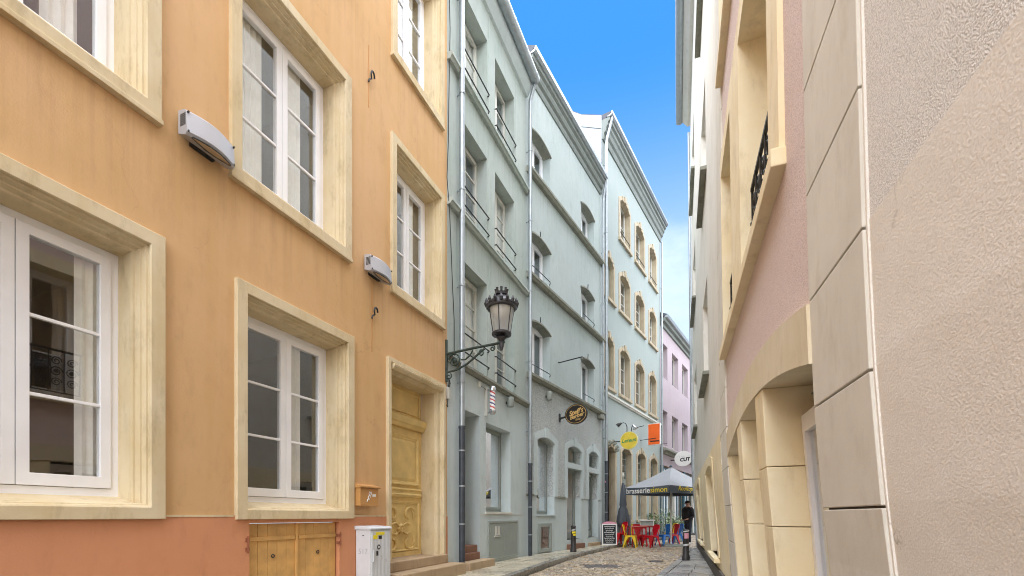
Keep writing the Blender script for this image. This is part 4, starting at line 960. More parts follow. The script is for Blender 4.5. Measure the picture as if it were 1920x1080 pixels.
# arched sandstone band and piers
mb = MB(FG); Y = YQ - .012; ys = []
while Y < 5.45: ys.append(Y); Y += .14
ys.append(5.449)
for ya, yb in zip(ys, ys[1:]):
    ha, hb = g_arch(ya), g_arch(yb); ta, tb = ha + .27 - .0, hb + .27
    a, b = gy(ya), gy(yb)
    mb.poly([(a, .02, ha), (b, .02, hb), (b, .02, tb), (a, .02, ta)]); mb.poly([(a, .02, ta), (b, .02, tb), (b, -.02, tb), (a, -.02, ta)])
    mb.poly([(a, .02, ha), (b, .02, hb), (b, -.5, hb), (a, -.5, ha)])
a = gy(ys[0]); mb.poly([(a, .02, g_arch(ys[0])), (a, .02, g_arch(ys[0]) + .27), (a, -.5, g_arch(ys[0]) + .27), (a, -.5, g_arch(ys[0]))])
obj('arch_band', mb, M_ARCH, hP)
piers = [(3.19, 3.49), (4.29, 4.55)]
for (y0, y1) in piers:
    for (h0, h1) in ((-.25, .45), (.456, 1.0), (1.006, 1.42), (1.426, 1.99)):
        mb = MB(FG); a, b = gy(y0), gy(y1)
        def top(h, Y): return min(h, g_arch(Y) - .001)
        lo = [(a, .012, h0), (b, .012, h0), (b, -.42, h0), (a, -.42, h0)]; hi = [(a, .012, top(h1, y0)), (b, .012, top(h1, y1)), (b, -.42, top(h1, y1)), (a, -.42, top(h1, y0))]
        A = [mb.p(*q) for q in lo]; B = [mb.p(*q) for q in hi]
        mb.face(A); mb.face(B)
        for q in range(4): mb.face((A[q], A[(q + 1) % 4], B[(q + 1) % 4], B[q]))
        obj('pier_stone', mb, M_YSTONE, hP, bevel=.006)
for k, (y0, y1) in enumerate(GO):
    a, b = gy(y0), gy(y1)
    window(FG, hP, a + .005, b - .005, .12, min(g_arch(y0), g_arch(y1)) - .02, -.215, rows=1, cols=2, fw=.06, sw=.06, mat=M_WHITE, detail=1, room=1.2, curtain=[(0, .3)] if k == 0 else None)
    obj('sill', MB(FG).box(a, b, -.21, .04, .04, .12), M_YSTONE, hP, bevel=.008)
obj('reveal_lining', MB(FG).box(gy(5.40), gy(5.449), -.42, .012, -.25, g_arch(5.44)), M_YSTONE, hP)
obj('wall_under', MB(FG).box(gy(YQ), gy(5.449), -.5, -.31, -.25, .035), M_YSTONE, hP)
# pink roughcast with the upper openings
pops = [(gy(a) - .03, gy(b) + .03, c - .02, d + .03, 0, .5) for a, b in P_WIN for c, d in ((3.06, 5.14), (6.36, 8.5))]
mb = MB(FG); wall_into(mb, u_p0, Q0 - .002, 2.28, 12.3, pops, step=.3)
a, b = u_p0, Q0 - .002
for ya, yb in zip(ys, ys[1:]):
    mb.poly([(gy(ya), .0, g_arch(ya) + .2), (gy(yb), 0, g_arch(yb) + .2), (gy(yb), 0, 2.281), (gy(ya), 0, 2.281)])
obj('wall', mb, M_PINK, hP)
for (c, d) in ((3.06, 5.14), (6.36, 8.5)):
    for (y0, y1), (o0, o1) in zip(P_WIN, ((2.43, 4.18), (4.185, 5.44))):
        a, b = gy(y0), gy(y1); A, B = gy(o0), gy(o1)
        hs_ = [d + .22, d]; mb = MB(FG)
        n_ = 6
        # jambs, split in height so they follow the bow of the wall
        for k in range(n_):
            h0 = c + (d - c) * k / n_; h1 = c + (d - c) * (k + 1) / n_
            for q in ([(A, .03, h0), (a, .03, h0), (a, .03, h1), (A, .03, h1)], [(b, .03, h0), (B, .03, h0), (B, .03, h1), (b, .03, h1)],
                      [(a, .03, h0), (a, -.34, h0), (a, -.34, h1), (a, .03, h1)], [(b, .03, h0), (b, -.34, h0), (b, -.34, h1), (b, .03, h1)],
                      [(A, .03, h0), (A, -.02, h0), (A, -.02, h1), (A, .03, h1)], [(B, .03, h0), (B, -.02, h0), (B, -.02, h1), (B, .03, h1)]): mb.poly(q)
        mb.box(A, B, -.34, .03, d, d + .22)
        obj('window_surround', mb, M_YSTONE, hP)
        obj('sill', MB(FG).box(A - .02, B + (.02 if o1 > 5 else 0), -.34, .075, c - .10, c - .001), M_YSTONE, hP, bevel=.008)
        w = window(FG, hP, a + .004, b - .004, c + .004, d - .004, -.26, rows=3, cols=2, fw=.06, sw=.06, detail=1, room=1.2, curtain=[(.0, .22), (.78, 1)])
        # wrought-iron railing
        rl = obj('railing', MB(FG).box(a + .005, b - .005, -.075, -.05, c + .78, c + .81), M_IRON, hP)
        obj('bottom_rail', MB(FG).box(a + .005, b - .005, -.07, -.055, c + .08, c + .10), M_IRON, rl)
        k = int((b - a) / .20)
        for j in range(k + 1):
            uu = a + .02 + (b - a - .04) * j / k
            obj('baluster', MB(FG).tube([(uu, -.062, c + .10), (uu, -.062, c + .78)], .009, 5), M_IRON, rl)
            if j < k:
                um_ = uu + (b - a - .04) / k / 2
                mb = MB(FG)
                for (hc_, r_) in ((c + .26, .075), (c + .44, .09), (c + .62, .075)):
                    pts = [(um_ + r_ * (1 - t / 22) * math.cos(t * .62), -.062, hc_ + r_ * (1 - t / 22) * math.sin(t * .62)) for t in range(18)]
                    mb.tube(pts, .010, 5)
                mb.tube([(um_, -.05, c + .44), (um_, -.03, c + .44)], [.03, .012], 6)
                obj('railing_scroll', mb, M_IRON, rl)
obj('roof', MB(FG).extrude_u([(.3, 12.3), (.35, 12.42), (-6, 16), (-6, 12.3)], u_p0, Q1 - .01), M_SLATE, hP)
obj('gutter', MB(FG).tube([(u_p0, .35, 12.35), (Q1 - .02, .35, 12.35)], .08, 8), M_ZINC, hP)

# cream house at the far end of the right-hand side
hQ = thing('town_house', 'cream rendered house with bare stone ground floor at the far right', 'house', FG(gy(10), 0, 0))
qc = [(8.35, 9.75), (13.2, 15.0)]; qr = [(3.72, 5.55), (7.45, 9.25), (11.2, 13.0)]
ops = [(gy(a), gy(b), c, d, .0, .15) for a, b in qc for c, d in qr]
obj('wall', wall_into(MB(FG), Q1 + .002, GEND, 2.22, 15.4, ops, step=.7), M_CREAM, hQ)
qo = [(7.75, 9.3), (12.2, 14.0)]
ops = [(gy(a), gy(b), .36, 2.0, .08, .34) for a, b in qo]
obj('stone_wall', wall_into(MB(FG), Q1 + .002, GEND, .16, 2.22, ops, step=.35, n0=.02), M_YSTONE, hQ)
mb = MB(FG); h = -.3
for (h0, h1) in ((-.3, -.05), (-.05, .16)):
    k = 12
    for j in range(k):
        a = Q1 + .004 + (GEND - Q1) * j / k; b = Q1 + .004 + (GEND - Q1) * (j + 1) / k
        mb.box(a, b, -.1, .06, h0, h1)
obj('plinth', mb, M_DKPLINTH, hQ)
for (a, b) in qo:
    obj('sill', MB(FG).box(gy(a) - .12, gy(b) + .12, -.30, .12, .28, .36), M_YSTONE, hQ, bevel=.012)
    window(FG, hQ, gy(a) + .005, gy(b) - .005, .37, 1.98, -.26, rows=2, cols=2, detail=1, room=1.0)
    head = arch_pts(gy(a), gy(b), 1.92, .08)
    obj('window_surround', MB(FG).sweep([(gy(a), .37)] + head + [(gy(b), .37)], [(.16, .0), (.16, .04), (.0, .045), (-.005, .03), (-.005, -.3)]), M_YSTONE, hQ)
for a, b in qc:
    for c, d in qr:
        obj('sill', MB(FG).box(gy(a) - .16, gy(b) + .16, -.14, .11, c - .07, c - .002), M_BAND, hQ, bevel=.008)  # darker stone tone stands in for the shade under these sills
        window(FG, hQ, gy(a) + .005, gy(b) - .005, c + .002, d - .01, -.11, rows=3, cols=2, detail=1, room=1.0)
mb = MB(FG)
for j in range(30):
    h0, h1 = -.3 + j * .525, -.3 + (j + 1) * .525
    mb.poly([(GEND, 0.0, h0), (GEND, -7, h0), (GEND, -7, h1), (GEND, 0.0, h1)])
obj('end_wall', mb, M_CREAM, hQ)
obj('eaves_soffit', MB(FG).extrude_u([(-.02, 15.3), (.10, 15.3), (.26, 15.5), (.28, 15.62), (-.02, 15.62)], Q1, GEND + .15), M_CREAM, hQ)
obj('gutter', MB(FG).tube([(Q1, .36, 15.60), (GEND + .2, .36, 15.60)], .13, 12), M_ZINC, hQ, smooth=50)
obj('roof', MB(FG).extrude_u([(.36, 15.72), (.46, 15.74), (.46, 15.78), (-5, 18.8), (-5, 15.4)], Q1, GEND + .12), M_SLATE, hQ)
mb = MB(FG)
pts = [(GEND + .06, .05, -.06), (GEND + .06, .05, 3), (GEND + .06, .05, 6), (GEND + .06, .05, 10), (GEND + .06, .05, 15.0)]
obj('downpipe', mb.tube(pts, .045, 8), M_ZINC, hQ, smooth=50)
# ------------------------------------------------------------------ things on the house fronts
def floodlight(u0, label):
    """bow-fronted floodlight, 0.46 m long, mounted on the orange wall"""
    F = lambda u, n, h: FA(u0 + u, n * 1.25, 4.57 + h * 1.25)
    t = thing('floodlight', label, 'floodlight', FA(u0 + .23, 0, 4.60), group='floodlights on the orange wall')
    l = .46; k = 10
    def front(x): return .13 + .05 * math.sin(math.pi * x / l)
    mb = MB(F); cols = []
    for i in range(k + 1):
        x = l * i / k; f = front(x)
        cols.append([mb.p(x, .03, .03), mb.p(x, f - .02, .0), mb.p(x, f, .02), mb.p(x, f - .01, .17), mb.p(x, f - .03, .19), mb.p(x, .03, .20)])
    for A, B in zip(cols, cols[1:]):
        for q in range(6): mb.face((A[q], A[(q + 1) % 6], B[(q + 1) % 6], B[q]))
    mb.face(cols[0]); mb.face(cols[-1][::-1])
    obj('housing', mb, M_ALU, t, smooth=30)
    obj('wall_bracket', MB(F).box(.12, .34, -.01, .035, .02, .19), M_IRON, t, bevel=.004)
    gl = MB(F); A = []
    for i in range(9):
        x = .05 + (l - .10) * i / 8; f = front(x)
        A.append((gl.p(x, f - .015 - .05 * math.sin(math.pi * (i + .01) / 8.02) - .01, -.004 + .006), gl.p(x, f - .012, -.003)))
    for p, q in zip(A, A[1:]): gl.face((p[0], q[0], q[1], p[1]))
    obj('lens', gl, M_CHROME, t)
    fr = MB(F)
    pts = [(.05 + (l - .10) * i / 8, front(.05 + (l - .10) * i / 8) - .008, -.002) for i in range(9)]
    back = [(.05 + (l - .10) * i / 8, front(.05 + (l - .10) * i / 8) - .028 - .055 * math.sin(math.pi * i / 8), .004) for i in range(8, -1, -1)]
    fr.tube(pts + back + [pts[0]], .005, 5)
    obj('lens_frame', fr, M_IRON, t)
    for q in range(7):
        obj('vent_slot', MB(F).box(-.002, .001, .055, .115, .075 + q * .013, .082 + q * .013), M_IRON, t)
    for (x, h) in ((.012, .025), (.012, .165), (l - .012, .025), (l - .012, .165)):
        obj('screw', MB(F).tube([(x, front(x) - .02, h), (x, front(x) + .004, h)], .008, 6), M_IRON, t)
    obj('cable_hook', MB(F).tube([(.16, .0, .24), (.17, .02, .27), (.19, .02, .25), (.20, .03, .195)], .006, 5), M_RUST, t)
    return t
floodlight(-4.83, 'larger looking silver floodlight between the two left upper windows of the orange wall')
floodlight(-2.33, 'smaller looking silver floodlight beside the upper window above the front door')

# letter box
t = thing('letter_box', 'tan metal letter box with white scribbles beside the front door', 'letter box', FA(-2.33, .0, 1.22))
obj('box_body', MB(FA).box(-2.52, -2.14, -.0, .13, 1.22, 1.47), M_MAILBOX, t, bevel=.005)
obj('lid', MB(FA).extrude_u([(-.0, 1.471), (.15, 1.471), (.155, 1.485), (.15, 1.50), (.0, 1.535)], -2.535, -2.125), M_MAILBOX, t)
for k in range(3): obj('white_scribble', MB(FA).tube([(-2.36 + .02 * k + .03 * math.cos(j * .8 + k), .133, 1.30 + .05 * k + .025 * math.sin(j * 1.3 + k)) for j in range(8)], .004, 4), M_INKW, t)
obj('name_plate', MB(FA).box(-2.27, -2.20, .129, .134, 1.355, 1.39), M_INKW, t)

# distribution cabinet
t = thing('utility_cabinet', 'light grey street cabinet with stickers in front of the orange wall', 'cabinet', FA(-2.27, .16, 0))
obj('cabinet_body', MB(FA).box(-2.49, -2.06, .025, .28, .0, .885), M_CABINET, t, bevel=.006)
obj('cabinet_roof', MB(FA).extrude_u([(.005, .886), (.30, .886), (.30, .905), (.27, .925), (.01, .94)], -2.505, -2.045), M_CABINET, t, bevel=.006)
dd = obj('cabinet_door', MB(FA).box(-2.475, -2.075, .2805, .292, .06, .865), M_CABINET, t, bevel=.003)
for k in range(13): obj('rib', MB(FA).box(-2.465 + k * .03, -2.452 + k * .03, .292, .2945, .08, .85), M_CABINET, dd)
obj('door_handle', MB(FA).box(-2.462, -2.44, .2945, .312, .44, .60), M_CABINET, dd, bevel=.004)
for (u0, u1, h0, h1, m) in ((-2.40, -2.21, .81, .85, M_STICKY), (-2.45, -2.36, .755, .81, M_STICKY), (-2.34, -2.27, .75, .80, M_STICKB), (-2.385, -2.345, .52, .585, M_STICKB), (-2.22, -2.16, .42, .46, M_STICKG), (-2.31, -2.26, .46, .52, M_STICKG)):
    obj('sticker', MB(FA).box(u0, u1, .2945, .2962, h0, h1), m, dd)
c = MB(FA); c.tube([(-2.335, .2945, .64), (-2.335, .2968, .64)], .036, 14); obj('sticker', c, M_STICKB, dd)
c = MB(FA); c.tube([(-2.335, .2966, .64), (-2.335, .2975, .64)], .02, 10); obj('sticker', c, M_STICKG, dd)
text_mesh('faded_number', '517', .11, M_GREYINK, t, basis(FA(-2.4915, .15, .58), Vector(FA(0, 1, 0)) - Vector(FA(0, 0, 0)), (0, 0, 1)), extrude=.001)
obj('lock_slot', MB(FA).box(-2.4935, -2.489, .14, .17, .80, .81), M_IRON, t)

# wall lantern on its bracket
LN = 1.16; LH = 4.15
t = thing('street_lantern', 'black crowned lantern on a scrolled green bracket above the front door', 'lamp', FA(-.04, 0, 3.75))
obj('back_plate', MB(FA).box(-.065, -.015, .0, .03, 3.62, 4.42), M_GREENIRON, t, bevel=.006)
br_ = obj('arm', MB(FA).tube([(-.04, .02, LH), (-.04, LN * .5, LH + .03), (-.04, LN + .06, LH + .05)], .024, 8), M_GREENIRON, t, smooth=50)
obj('brace', MB(FA).tube([(-.04, .03, 3.80), (-.04, .22, 3.82), (-.04, .45, 3.90), (-.04, .65, 4.03), (-.04, .82, 4.14)], .02, 8), M_GREENIRON, t, smooth=50)
def spiral(cu, cn, ch, r0, turns, a0, sgn=1, rr=.014):
    pts = []
    for k in range(int(turns * 12) + 1):
        f = k / (turns * 12); a = a0 + sgn * f * turns * 2 * math.pi; r = r0 * (1 - .8 * f)
        pts.append((cu, cn + r * math.cos(a), ch + r * math.sin(a)))
    return pts
obj('scroll', MB(FA).tube(spiral(-.04, .19, 4.0, .14, 1.6, math.pi * .9, -1), .016, 6), M_GREENIRON, t, smooth=60)
obj('scroll', MB(FA).tube([(-.04, .33, 4.0), (-.04, .42, 3.99), (-.04, .52, 4.06), (-.04, .58, 4.14)], .014, 6), M_GREENIRON, t, smooth=60)
obj('scroll', MB(FA).tube(spiral(-.04, .76, 4.07, .06, 1.4, math.pi * .5, 1), .013, 6), M_GREENIRON, t, smooth=60)
obj('scroll', MB(FA).tube(spiral(-.04, .98, 4.12, .055, 1.4, math.pi * .5, -1), .012, 6), M_GREENIRON, t, smooth=60)
obj('rosette', MB(FA).tube([(-.075, .19, 4.0), (-.04, .19, 4.0), (-.005, .19, 4.0)], [.02, .05, .02], 10), M_GREENIRON, t)
obj('scroll', MB(FA).tube(spiral(-.04, .07, 3.72, .06, 1.2, math.pi * .3, -1), .012, 6), M_GREENIRON, t, smooth=60)
LO = FA.vec(-.04, LN, 0)
def lat(prof, seg=24): return MB().lathe(prof, seg, (LO.x, LO.y, 0))
obj('lantern_stem', lat([(.02, 4.06), (.035, 4.10), (.05, 4.17), (.03, 4.21), (.06, 4.25), (.09, 4.28), (.07, 4.31), (.05, 4.325)], 14), M_LANT, t, smooth=50)
obj('lantern_ring', lat([(.14, 4.33), (.175, 4.33), (.18, 4.36), (.165, 4.375), (.14, 4.375)]), M_LANT, t, smooth=40)
gl = MB(); prof = [(.156, 4.376), (.225, 4.80)]
rings = [[gl.p(LO.x + r * math.cos(2 * math.pi * k / 24), LO.y + r * math.sin(2 * math.pi * k / 24), z) for k in range(24)] for r, z in prof]
for k in range(24): gl.face((rings[0][k], rings[0][(k + 1) % 24], rings[1][(k + 1) % 24], rings[1][k]))
obj('lantern_glass', gl, M_LAMPGLASS, t, smooth=60)
for k in range(6):
    a = k * math.pi / 3 + .3; cx_, cy_ = math.cos(a), math.sin(a)
    obj('glazing_bar', MB().tube([(LO.x + .160 * cx_, LO.y + .160 * cy_, 4.36), (LO.x + .230 * cx_, LO.y + .230 * cy_, 4.81)], .009, 6), M_LANT, t)
    obj('ring_spoke', MB().tube([(LO.x + .05 * cx_, LO.y + .05 * cy_, 4.30), (LO.x + .15 * cx_, LO.y + .15 * cy_, 4.345)], .008, 5), M_LANT, t)
obj('lamp_diffuser', lat([(.10, 4.62), (.17, 4.70), (.19, 4.79), (.02, 4.795)]), M_OFFWHITE, t, smooth=50)
cp = obj('lantern_cap', lat([(.22, 4.79), (.262, 4.80), (.275, 4.83), (.272, 4.87), (.25, 4.90), (.235, 4.915), (.19, 4.95), (.145, 4.985), (.12, 5.01), (.105, 5.03), (.125, 5.04), (.125, 5.055), (.09, 5.07), (.085, 5.10), (.07, 5.11)]), M_LANT, t, smooth=40)
for k in range(16):
    a = 2 * math.pi * k / 16; c_, s_ = math.cos(a), math.sin(a)
    obj('crest_leaf', MB().tube([(LO.x + .268 * c_, LO.y + .268 * s_, 4.85), (LO.x + .290 * c_, LO.y + .290 * s_, 4.90), (LO.x + .286 * c_, LO.y + .286 * s_, 4.945)], [.032, .03, .012], 6), M_LANT, cp)
for k in range(8):
    a = 2 * math.pi * k / 8; c_, s_ = math.cos(a), math.sin(a)
    obj('crown_point', MB().tube([(LO.x + .085 * c_, LO.y + .085 * s_, 5.08), (LO.x + .102 * c_, LO.y + .102 * s_, 5.12), (LO.x + .108 * c_, LO.y + .108 * s_, 5.155)], [.022, .02, .024], 6), M_LANT, cp)
t = thing('cable_box', 'small pale junction box with loose wires under the lantern bracket', 'junction box', FA(-.03, .0, 3.3))
obj('box_body', MB(FA).box(-.05, .03, .0, .06, 3.30, 3.52), M_OFFWHITE, t, bevel=.006)
for k in range(3): obj('wire', MB(FA).tube([(-.03 + k * .02, .04, 3.52), (-.05 + k * .03, .07, 3.6), (-.03 + k * .01, .05, 3.70)], .006, 5), M_CABLE, t)
obj('wire', MB(FA).tube([(-.02, .03, 3.30), (-.06, .05, 3.22), (-.04, .04, 3.14), (-.07, .03, 3.18)], .007, 5), M_CABLE, t)
obj('overhead_cable', MB(FA).tube([(-.01, .03, 12.0), (.05, .04, 10.4), (.02, .03, 9.0), (.0, .03, 8.2), (-.05, .03, 7.5), (.03, .04, 6.9), (.16, .03, 5.5), (.22, .03, 4.9), (.24, .02, 4.1)], .009, 5), M_CABLE, label='thin black cable running down between the orange and the sage house', cat='cable')

# barber pole
BU, BN = 1.62, .17
o = FB.vec(BU, BN, 3.32)
t = thing('barber_pole', 'striped red white and blue barber pole on the sage wall', 'barber pole', FB(BU, 0, 3.32))
mb = MB(); seg, rows = 28, 44; r = .062; H0, H1 = .10, .52
g = [[mb.p(o.x + r * math.cos(2 * math.pi * k / seg), o.y + r * math.sin(2 * math.pi * k / seg), o.z + H0 + (H1 - H0) * j / rows) for k in range(seg)] for j in range(rows + 1)]
for j in range(rows):
    for k in range(seg):
        f = (k / seg + j / rows * 2.6) % 1.0
        mb.face((g[j][k], g[j][(k + 1) % seg], g[j + 1][(k + 1) % seg], g[j + 1][k]), 0 if f < .2 else (2 if f < .5 else (1 if f < .7 else 2)))
obj('striped_cylinder', mb, [M_BPRED, M_BPBLUE, M_BPWHITE], t, smooth=50)
obj('end_cap', MB().lathe([(.01, .0), (.05, .01), (.075, .05), (.08, .085), (.066, .10)], 18, o), M_CHROME, t, smooth=50)
obj('end_cap', MB().lathe([(.066, .52), (.082, .53), (.08, .58), (.07, .61), (.03, .64), (.005, .645)], 18, o), M_CHROME, t, smooth=50)
obj('mount', MB(FB).box(BU - .07, BU + .0, .0, .06, 3.30, 3.94), M_OFFWHITE, t, bevel=.006)
obj('mount_arm', MB(FB).box(BU - .03, BU + .02, .05, BN, 3.86, 3.89), M_CHROME, t)
obj('mount_arm', MB(FB).box(BU - .03, BU + .02, .05, BN, 3.36, 3.39), M_CHROME, t)
# small lamps below the sill bands
for (F, uu, hh, lab) in ((FB, 2.72, 3.74, 'small grey cylinder lamp under the sage house sill band'), (FC, 1.16, 4.46, 'small grey cylinder lamp under the pale green house sill band')):
    t = thing('spot_lamp', lab, 'lamp', F(uu, 0, hh), group='small wall lamps under the sills')
    c = F.vec(uu, .12, hh)
    obj('lamp_body', MB().lathe([(.07, 0), (.085, .02), (.085, .22), (.06, .24)], 14, c), M_GREYMETAL, t, smooth=40)
    obj('bracket', MB(F).box(uu - .02, uu + .02, .0, .06, hh + .08, hh + .14), M_IRON, t)
t = thing('cable_clip', 'small pale conduit stub beside the barber pole', 'bracket', FB(1.25, 0, 3.86))
obj('stub', MB(FB).box(1.22, 1.30, .0, .05, 3.86, 3.97), M_OFFWHITE, t)
obj('wire', MB(FB).tube([(1.30, .04, 3.9), (1.45, .05, 3.88), (1.58, .04, 3.87)], .007, 5), M_CABLE, t)

# oval barber sign
def disc(mb_, c, ex, ey, rx, ry, th, seg=36):
    n = ex.cross(ey); A = []; B = []
    for k in range(seg):
        a = 2 * math.pi * k / seg; q = c + ex * rx * math.cos(a) + ey * ry * math.sin(a)
        A.append(mb_.p(*(q - n * th / 2))); B.append(mb_.p(*(q + n * th / 2)))
    mb_.face(A[::-1]); mb_.face(B)
    for k in range(seg): mb_.face((A[k], A[(k + 1) % seg], B[(k + 1) % seg], B[k]))
    return mb_
def nvec(F): return Vector((F.n[0], F.n[1], 0))
UP = Vector((0, 0, 1))
t = thing('shop_sign', 'oval black barber shop sign with gold script on a wall arm', 'sign', FC(2.05, 0, 4.1))
ex = nvec(FC); c = FC.vec(2.05, .57, 4.16); nn = ex.cross(UP)      # nn points at the viewer
obj('sign_board', disc(MB(), c, ex, UP, .365, .305, .06), M_SIGNB, t)
obj('gold_rim', disc(MB(), c + nn * .0335, ex, UP, .335, .278, .006), M_GOLD, t)
obj('sign_face', disc(MB(), c + nn * .0385, ex, UP, .322, .265, .005), M_SIGNB, t)
q = nn * .0425
tilt = (ex + UP * .22).normalized(); tu = (UP - ex * .22).normalized()
text_mesh('lettering', "Steff's", .20, M_GOLD, t, basis(c + q + UP * .06, tilt, tu), shear=.35, bold=.004)
text_mesh('lettering', "Barber", .17, M_GOLD, t, basis(c + q - UP * .06 + ex * .03, tilt, tu), shear=.35, bold=.003)
text_mesh('lettering', "Shop", .085, M_GOLD, t, basis(c + q - UP * .165 + ex * .07, tilt, tu), shear=.35)
obj('wall_arm', MB(FC).tube([(2.05, .0, 4.08), (2.05, .10, 4.10), (2.05, .24, 4.12)], [.05, .03, .03], 8), M_IRON, t)
obj('wall_plate', MB(FC).box(2.0, 2.10, .0, .03, 3.98, 4.24), M_IRON, t, bevel=.01)
# empty old sign rod
obj('sign_rod', MB(FC).tube([(1.98, .0, 5.82), (1.98, .06, 5.80), (1.98, .80, 5.84), (1.98, .86, 5.78)], .017, 6), M_IRON, label='bare iron sign rod sticking out between the pale green windows', cat='rod')

# round yellow sign with its lamps
t = thing('shop_sign', 'round yellow sign with green script below two gooseneck lamps', 'sign', FD(.76, 0, 3.6))
ex = nvec(FD); nn = ex.cross(UP); c = FD.vec(.76, .78, 3.96)
obj('sign_board', disc(MB(), c, ex, UP, .345, .345, .06), M_SIGNYL, t)
obj('sign_face', disc(MB(), c + nn * .033, ex, UP, .32, .32, .006), M_SIGNY, t)
text_mesh('lettering', 'Lereun', .20, M_GREENINK, t, basis(c + nn * .038, (ex + UP * .06).normalized(), UP), shear=.3, bold=.004)
obj('sign_arm', MB(FD).tube([(.76, .0, 3.96), (.76, .45, 3.96)], .02, 6), M_IRON, t)
obj('gooseneck', MB(FD).tube([(.76, .70, 4.29), (.76, .70, 4.50), (.74, .66, 4.62), (.70, .58, 4.66), (.66, .50, 4.62)], .016, 6), M_IRON, t, smooth=60)
obj('lamp_head', MB(FD).tube([(.66, .52, 4.64), (.62, .42, 4.58), (.60, .38, 4.54)], [.03, .075, .08], 10), M_IRON, t)
obj('gooseneck', MB(FD).tube([(.76, .86, 4.28), (.78, .88, 4.46), (.76, .92, 4.52), (.72, .98, 4.50)], .016, 6), M_IRON, t, smooth=60)
obj('lamp_head', MB(FD).tube([(.72, .96, 4.52), (.70, 1.03, 4.40), (.70, 1.04, 4.36)], [.03, .08, .085], 10), M_CHROME, t)
obj('lamp_stay', MB(FD).tube([(.72, 1.04, 4.41), (.74, 1.36, 4.46)], .012, 5), M_IRON, t)

# rectangular orange sign
t = thing('shop_sign', 'plain rectangular orange sign box on thin iron bars', 'sign', FD(4.63, 0, 4.3))
obj('sign_box', MB(FD).box(4.57, 4.69, .34, .90, 4.30, 5.28), M_SIGNW, t, bevel=.006)
obj('sign_face', MB(FD).box(4.562, 4.569, .365, .875, 4.325, 5.255), M_POSTER, t)
obj('sign_mark', MB(FD).box(4.5585, 4.5615, .44, .86, 4.45, 4.50), M_SIGNB, t)
obj('support_bar', MB(FD).tube([(4.54, -.02, 4.56), (4.54, .72, 4.60)], .014, 6), M_IRON, t)
obj('support_bar', MB(FD).tube([(4.60, .35, 4.31), (4.60, 1.20, 4.32)], .012, 6), M_IRON, t)
# round white sign
t = thing('shop_sign', 'round white sign lettered CUT in front of the lilac house', 'sign', FE(1.8, 0, 3.8))
ex = nvec(FE); nn = ex.cross(UP); c = FE.vec(1.8, .72, 4.2)
obj('sign_board', disc(MB(), c, ex, UP, .46, .42, .08), M_SIGNW, t)
text_mesh('lettering', 'CUT', .26, M_BLACKINK, t, basis(c + nn * .043 - UP * .06 + ex * .10, (ex + UP * .06).normalized(), UP), bold=.012)
for k in range(5): obj('pale_sketch', MB().tube([tuple(c + nn * .043 + ex * (-.25 + .08 * k + .03 * math.cos(j)) + UP * (.12 + .06 * math.sin(j * .9 + k))) for j in range(5)], .005, 4), M_GREYINK, t)
obj('sign_arm', MB(FE).tube([(1.8, .0, 4.16), (1.8, 1.55, 4.08)], .035, 6), M_IRON, t)
# ------------------------------------------------------------------ terrace: parasol, chairs, tables, boards
def px(x, y, z):                        # photo pixel on a level plane z to plan position
    Y = (EYE - z) * FPX / (y - HZP); return ((x - CXP) / FPX * Y, Y)
# big rectangular parasol
CL, CF = Vector((4.44, 17.75, 0)), Vector((5.55, 16.0, 0)); CR = CF + Vector((2.34, 1.44, 0)); CB = CL + (CR - CF)
PC = (CL + CR) / 2; HT, HB, HP = 2.17, 1.89, 2.97
t = thing('parasol', 'large open grey parasol with lettered valance over the cafe tables', 'parasol', (PC.x, PC.y, ROADZ))
cn = [CL, CF, CR, CB]; mb = MB(); k = 8
ap = Vector((PC.x, PC.y, HP))
for i in range(4):
    a, b = cn[i] + UP * HT, cn[(i + 1) % 4] + UP * HT
    rows = []
    for j in range(k + 1):
        f = j / k; row = []
        for m in range(9):
            s = m / 8; e = a.lerp(b, s); q = e.lerp(ap, f); q = q - UP * (.05 * math.sin(math.pi * f) * 1.0 + .03 * math.sin(math.pi * s) * (1 - f)); row.append(mb.p(*q))
        rows.append(row)
    for A, B in zip(rows, rows[1:]):
        for m in range(8): mb.face((A[m], A[m + 1], B[m + 1], B[m]))
obj('canopy', mb, M_CANVAS, t, smooth=25)
vals = []
for i in range(4):
    mb = MB(); a, b = cn[i], cn[(i + 1) % 4]; n_ = (b - a).cross(UP).normalized(); n_ = n_ if n_.dot(a - PC) > 0 else -n_
    for m in range(8):
        p0, p1 = a.lerp(b, m / 8), a.lerp(b, (m + 1) / 8); w0, w1 = .012 * math.sin(m * 1.9), .012 * math.sin((m + 1) * 1.9)
        sg = lambda s: -.03 * math.sin(math.pi * s)
        mb.poly([tuple(p0 + UP * (HT + sg(m / 8)) + n_ * .004), tuple(p1 + UP * (HT + sg((m + 1) / 8)) + n_ * .004), tuple(p1 + UP * HB + n_ * (.01 + w1)), tuple(p0 + UP * HB + n_ * (.01 + w0))])
    vals.append((obj('valance', mb, M_CANVASD, t, smooth=60), n_))
e1 = (CF - CL).normalized(); n1 = vals[0][1]; e2 = (CR - CF).normalized(); n2 = vals[1][1]
mid = CL.lerp(CF, .44) + UP * 2.065 + n1 * .026
ta = text_mesh('lettering', 'brasserie', .285, M_INKW, t, basis(CL.lerp(CF, .03) + UP * 2.02 + n1 * .026, e1, UP), bold=.004, align='LEFT', sx=1.12)
wa = ta.dimensions
tl = Vector((wa.x, wa.y, 0)).length
text_mesh('lettering', 'simon', .285, M_INKY, t, basis(CL.lerp(CF, .03) + e1 * (tl + .03) + UP * 2.02 + n1 * .026, e1, UP), bold=.002, align='LEFT', sx=1.12)
text_mesh('lettering', 'Rooftop Café', .24, M_INKY, t, basis(CF.lerp(CR, .16) + UP * 2.06 + n2 * .026, e2, UP), shear=.4, align='LEFT')
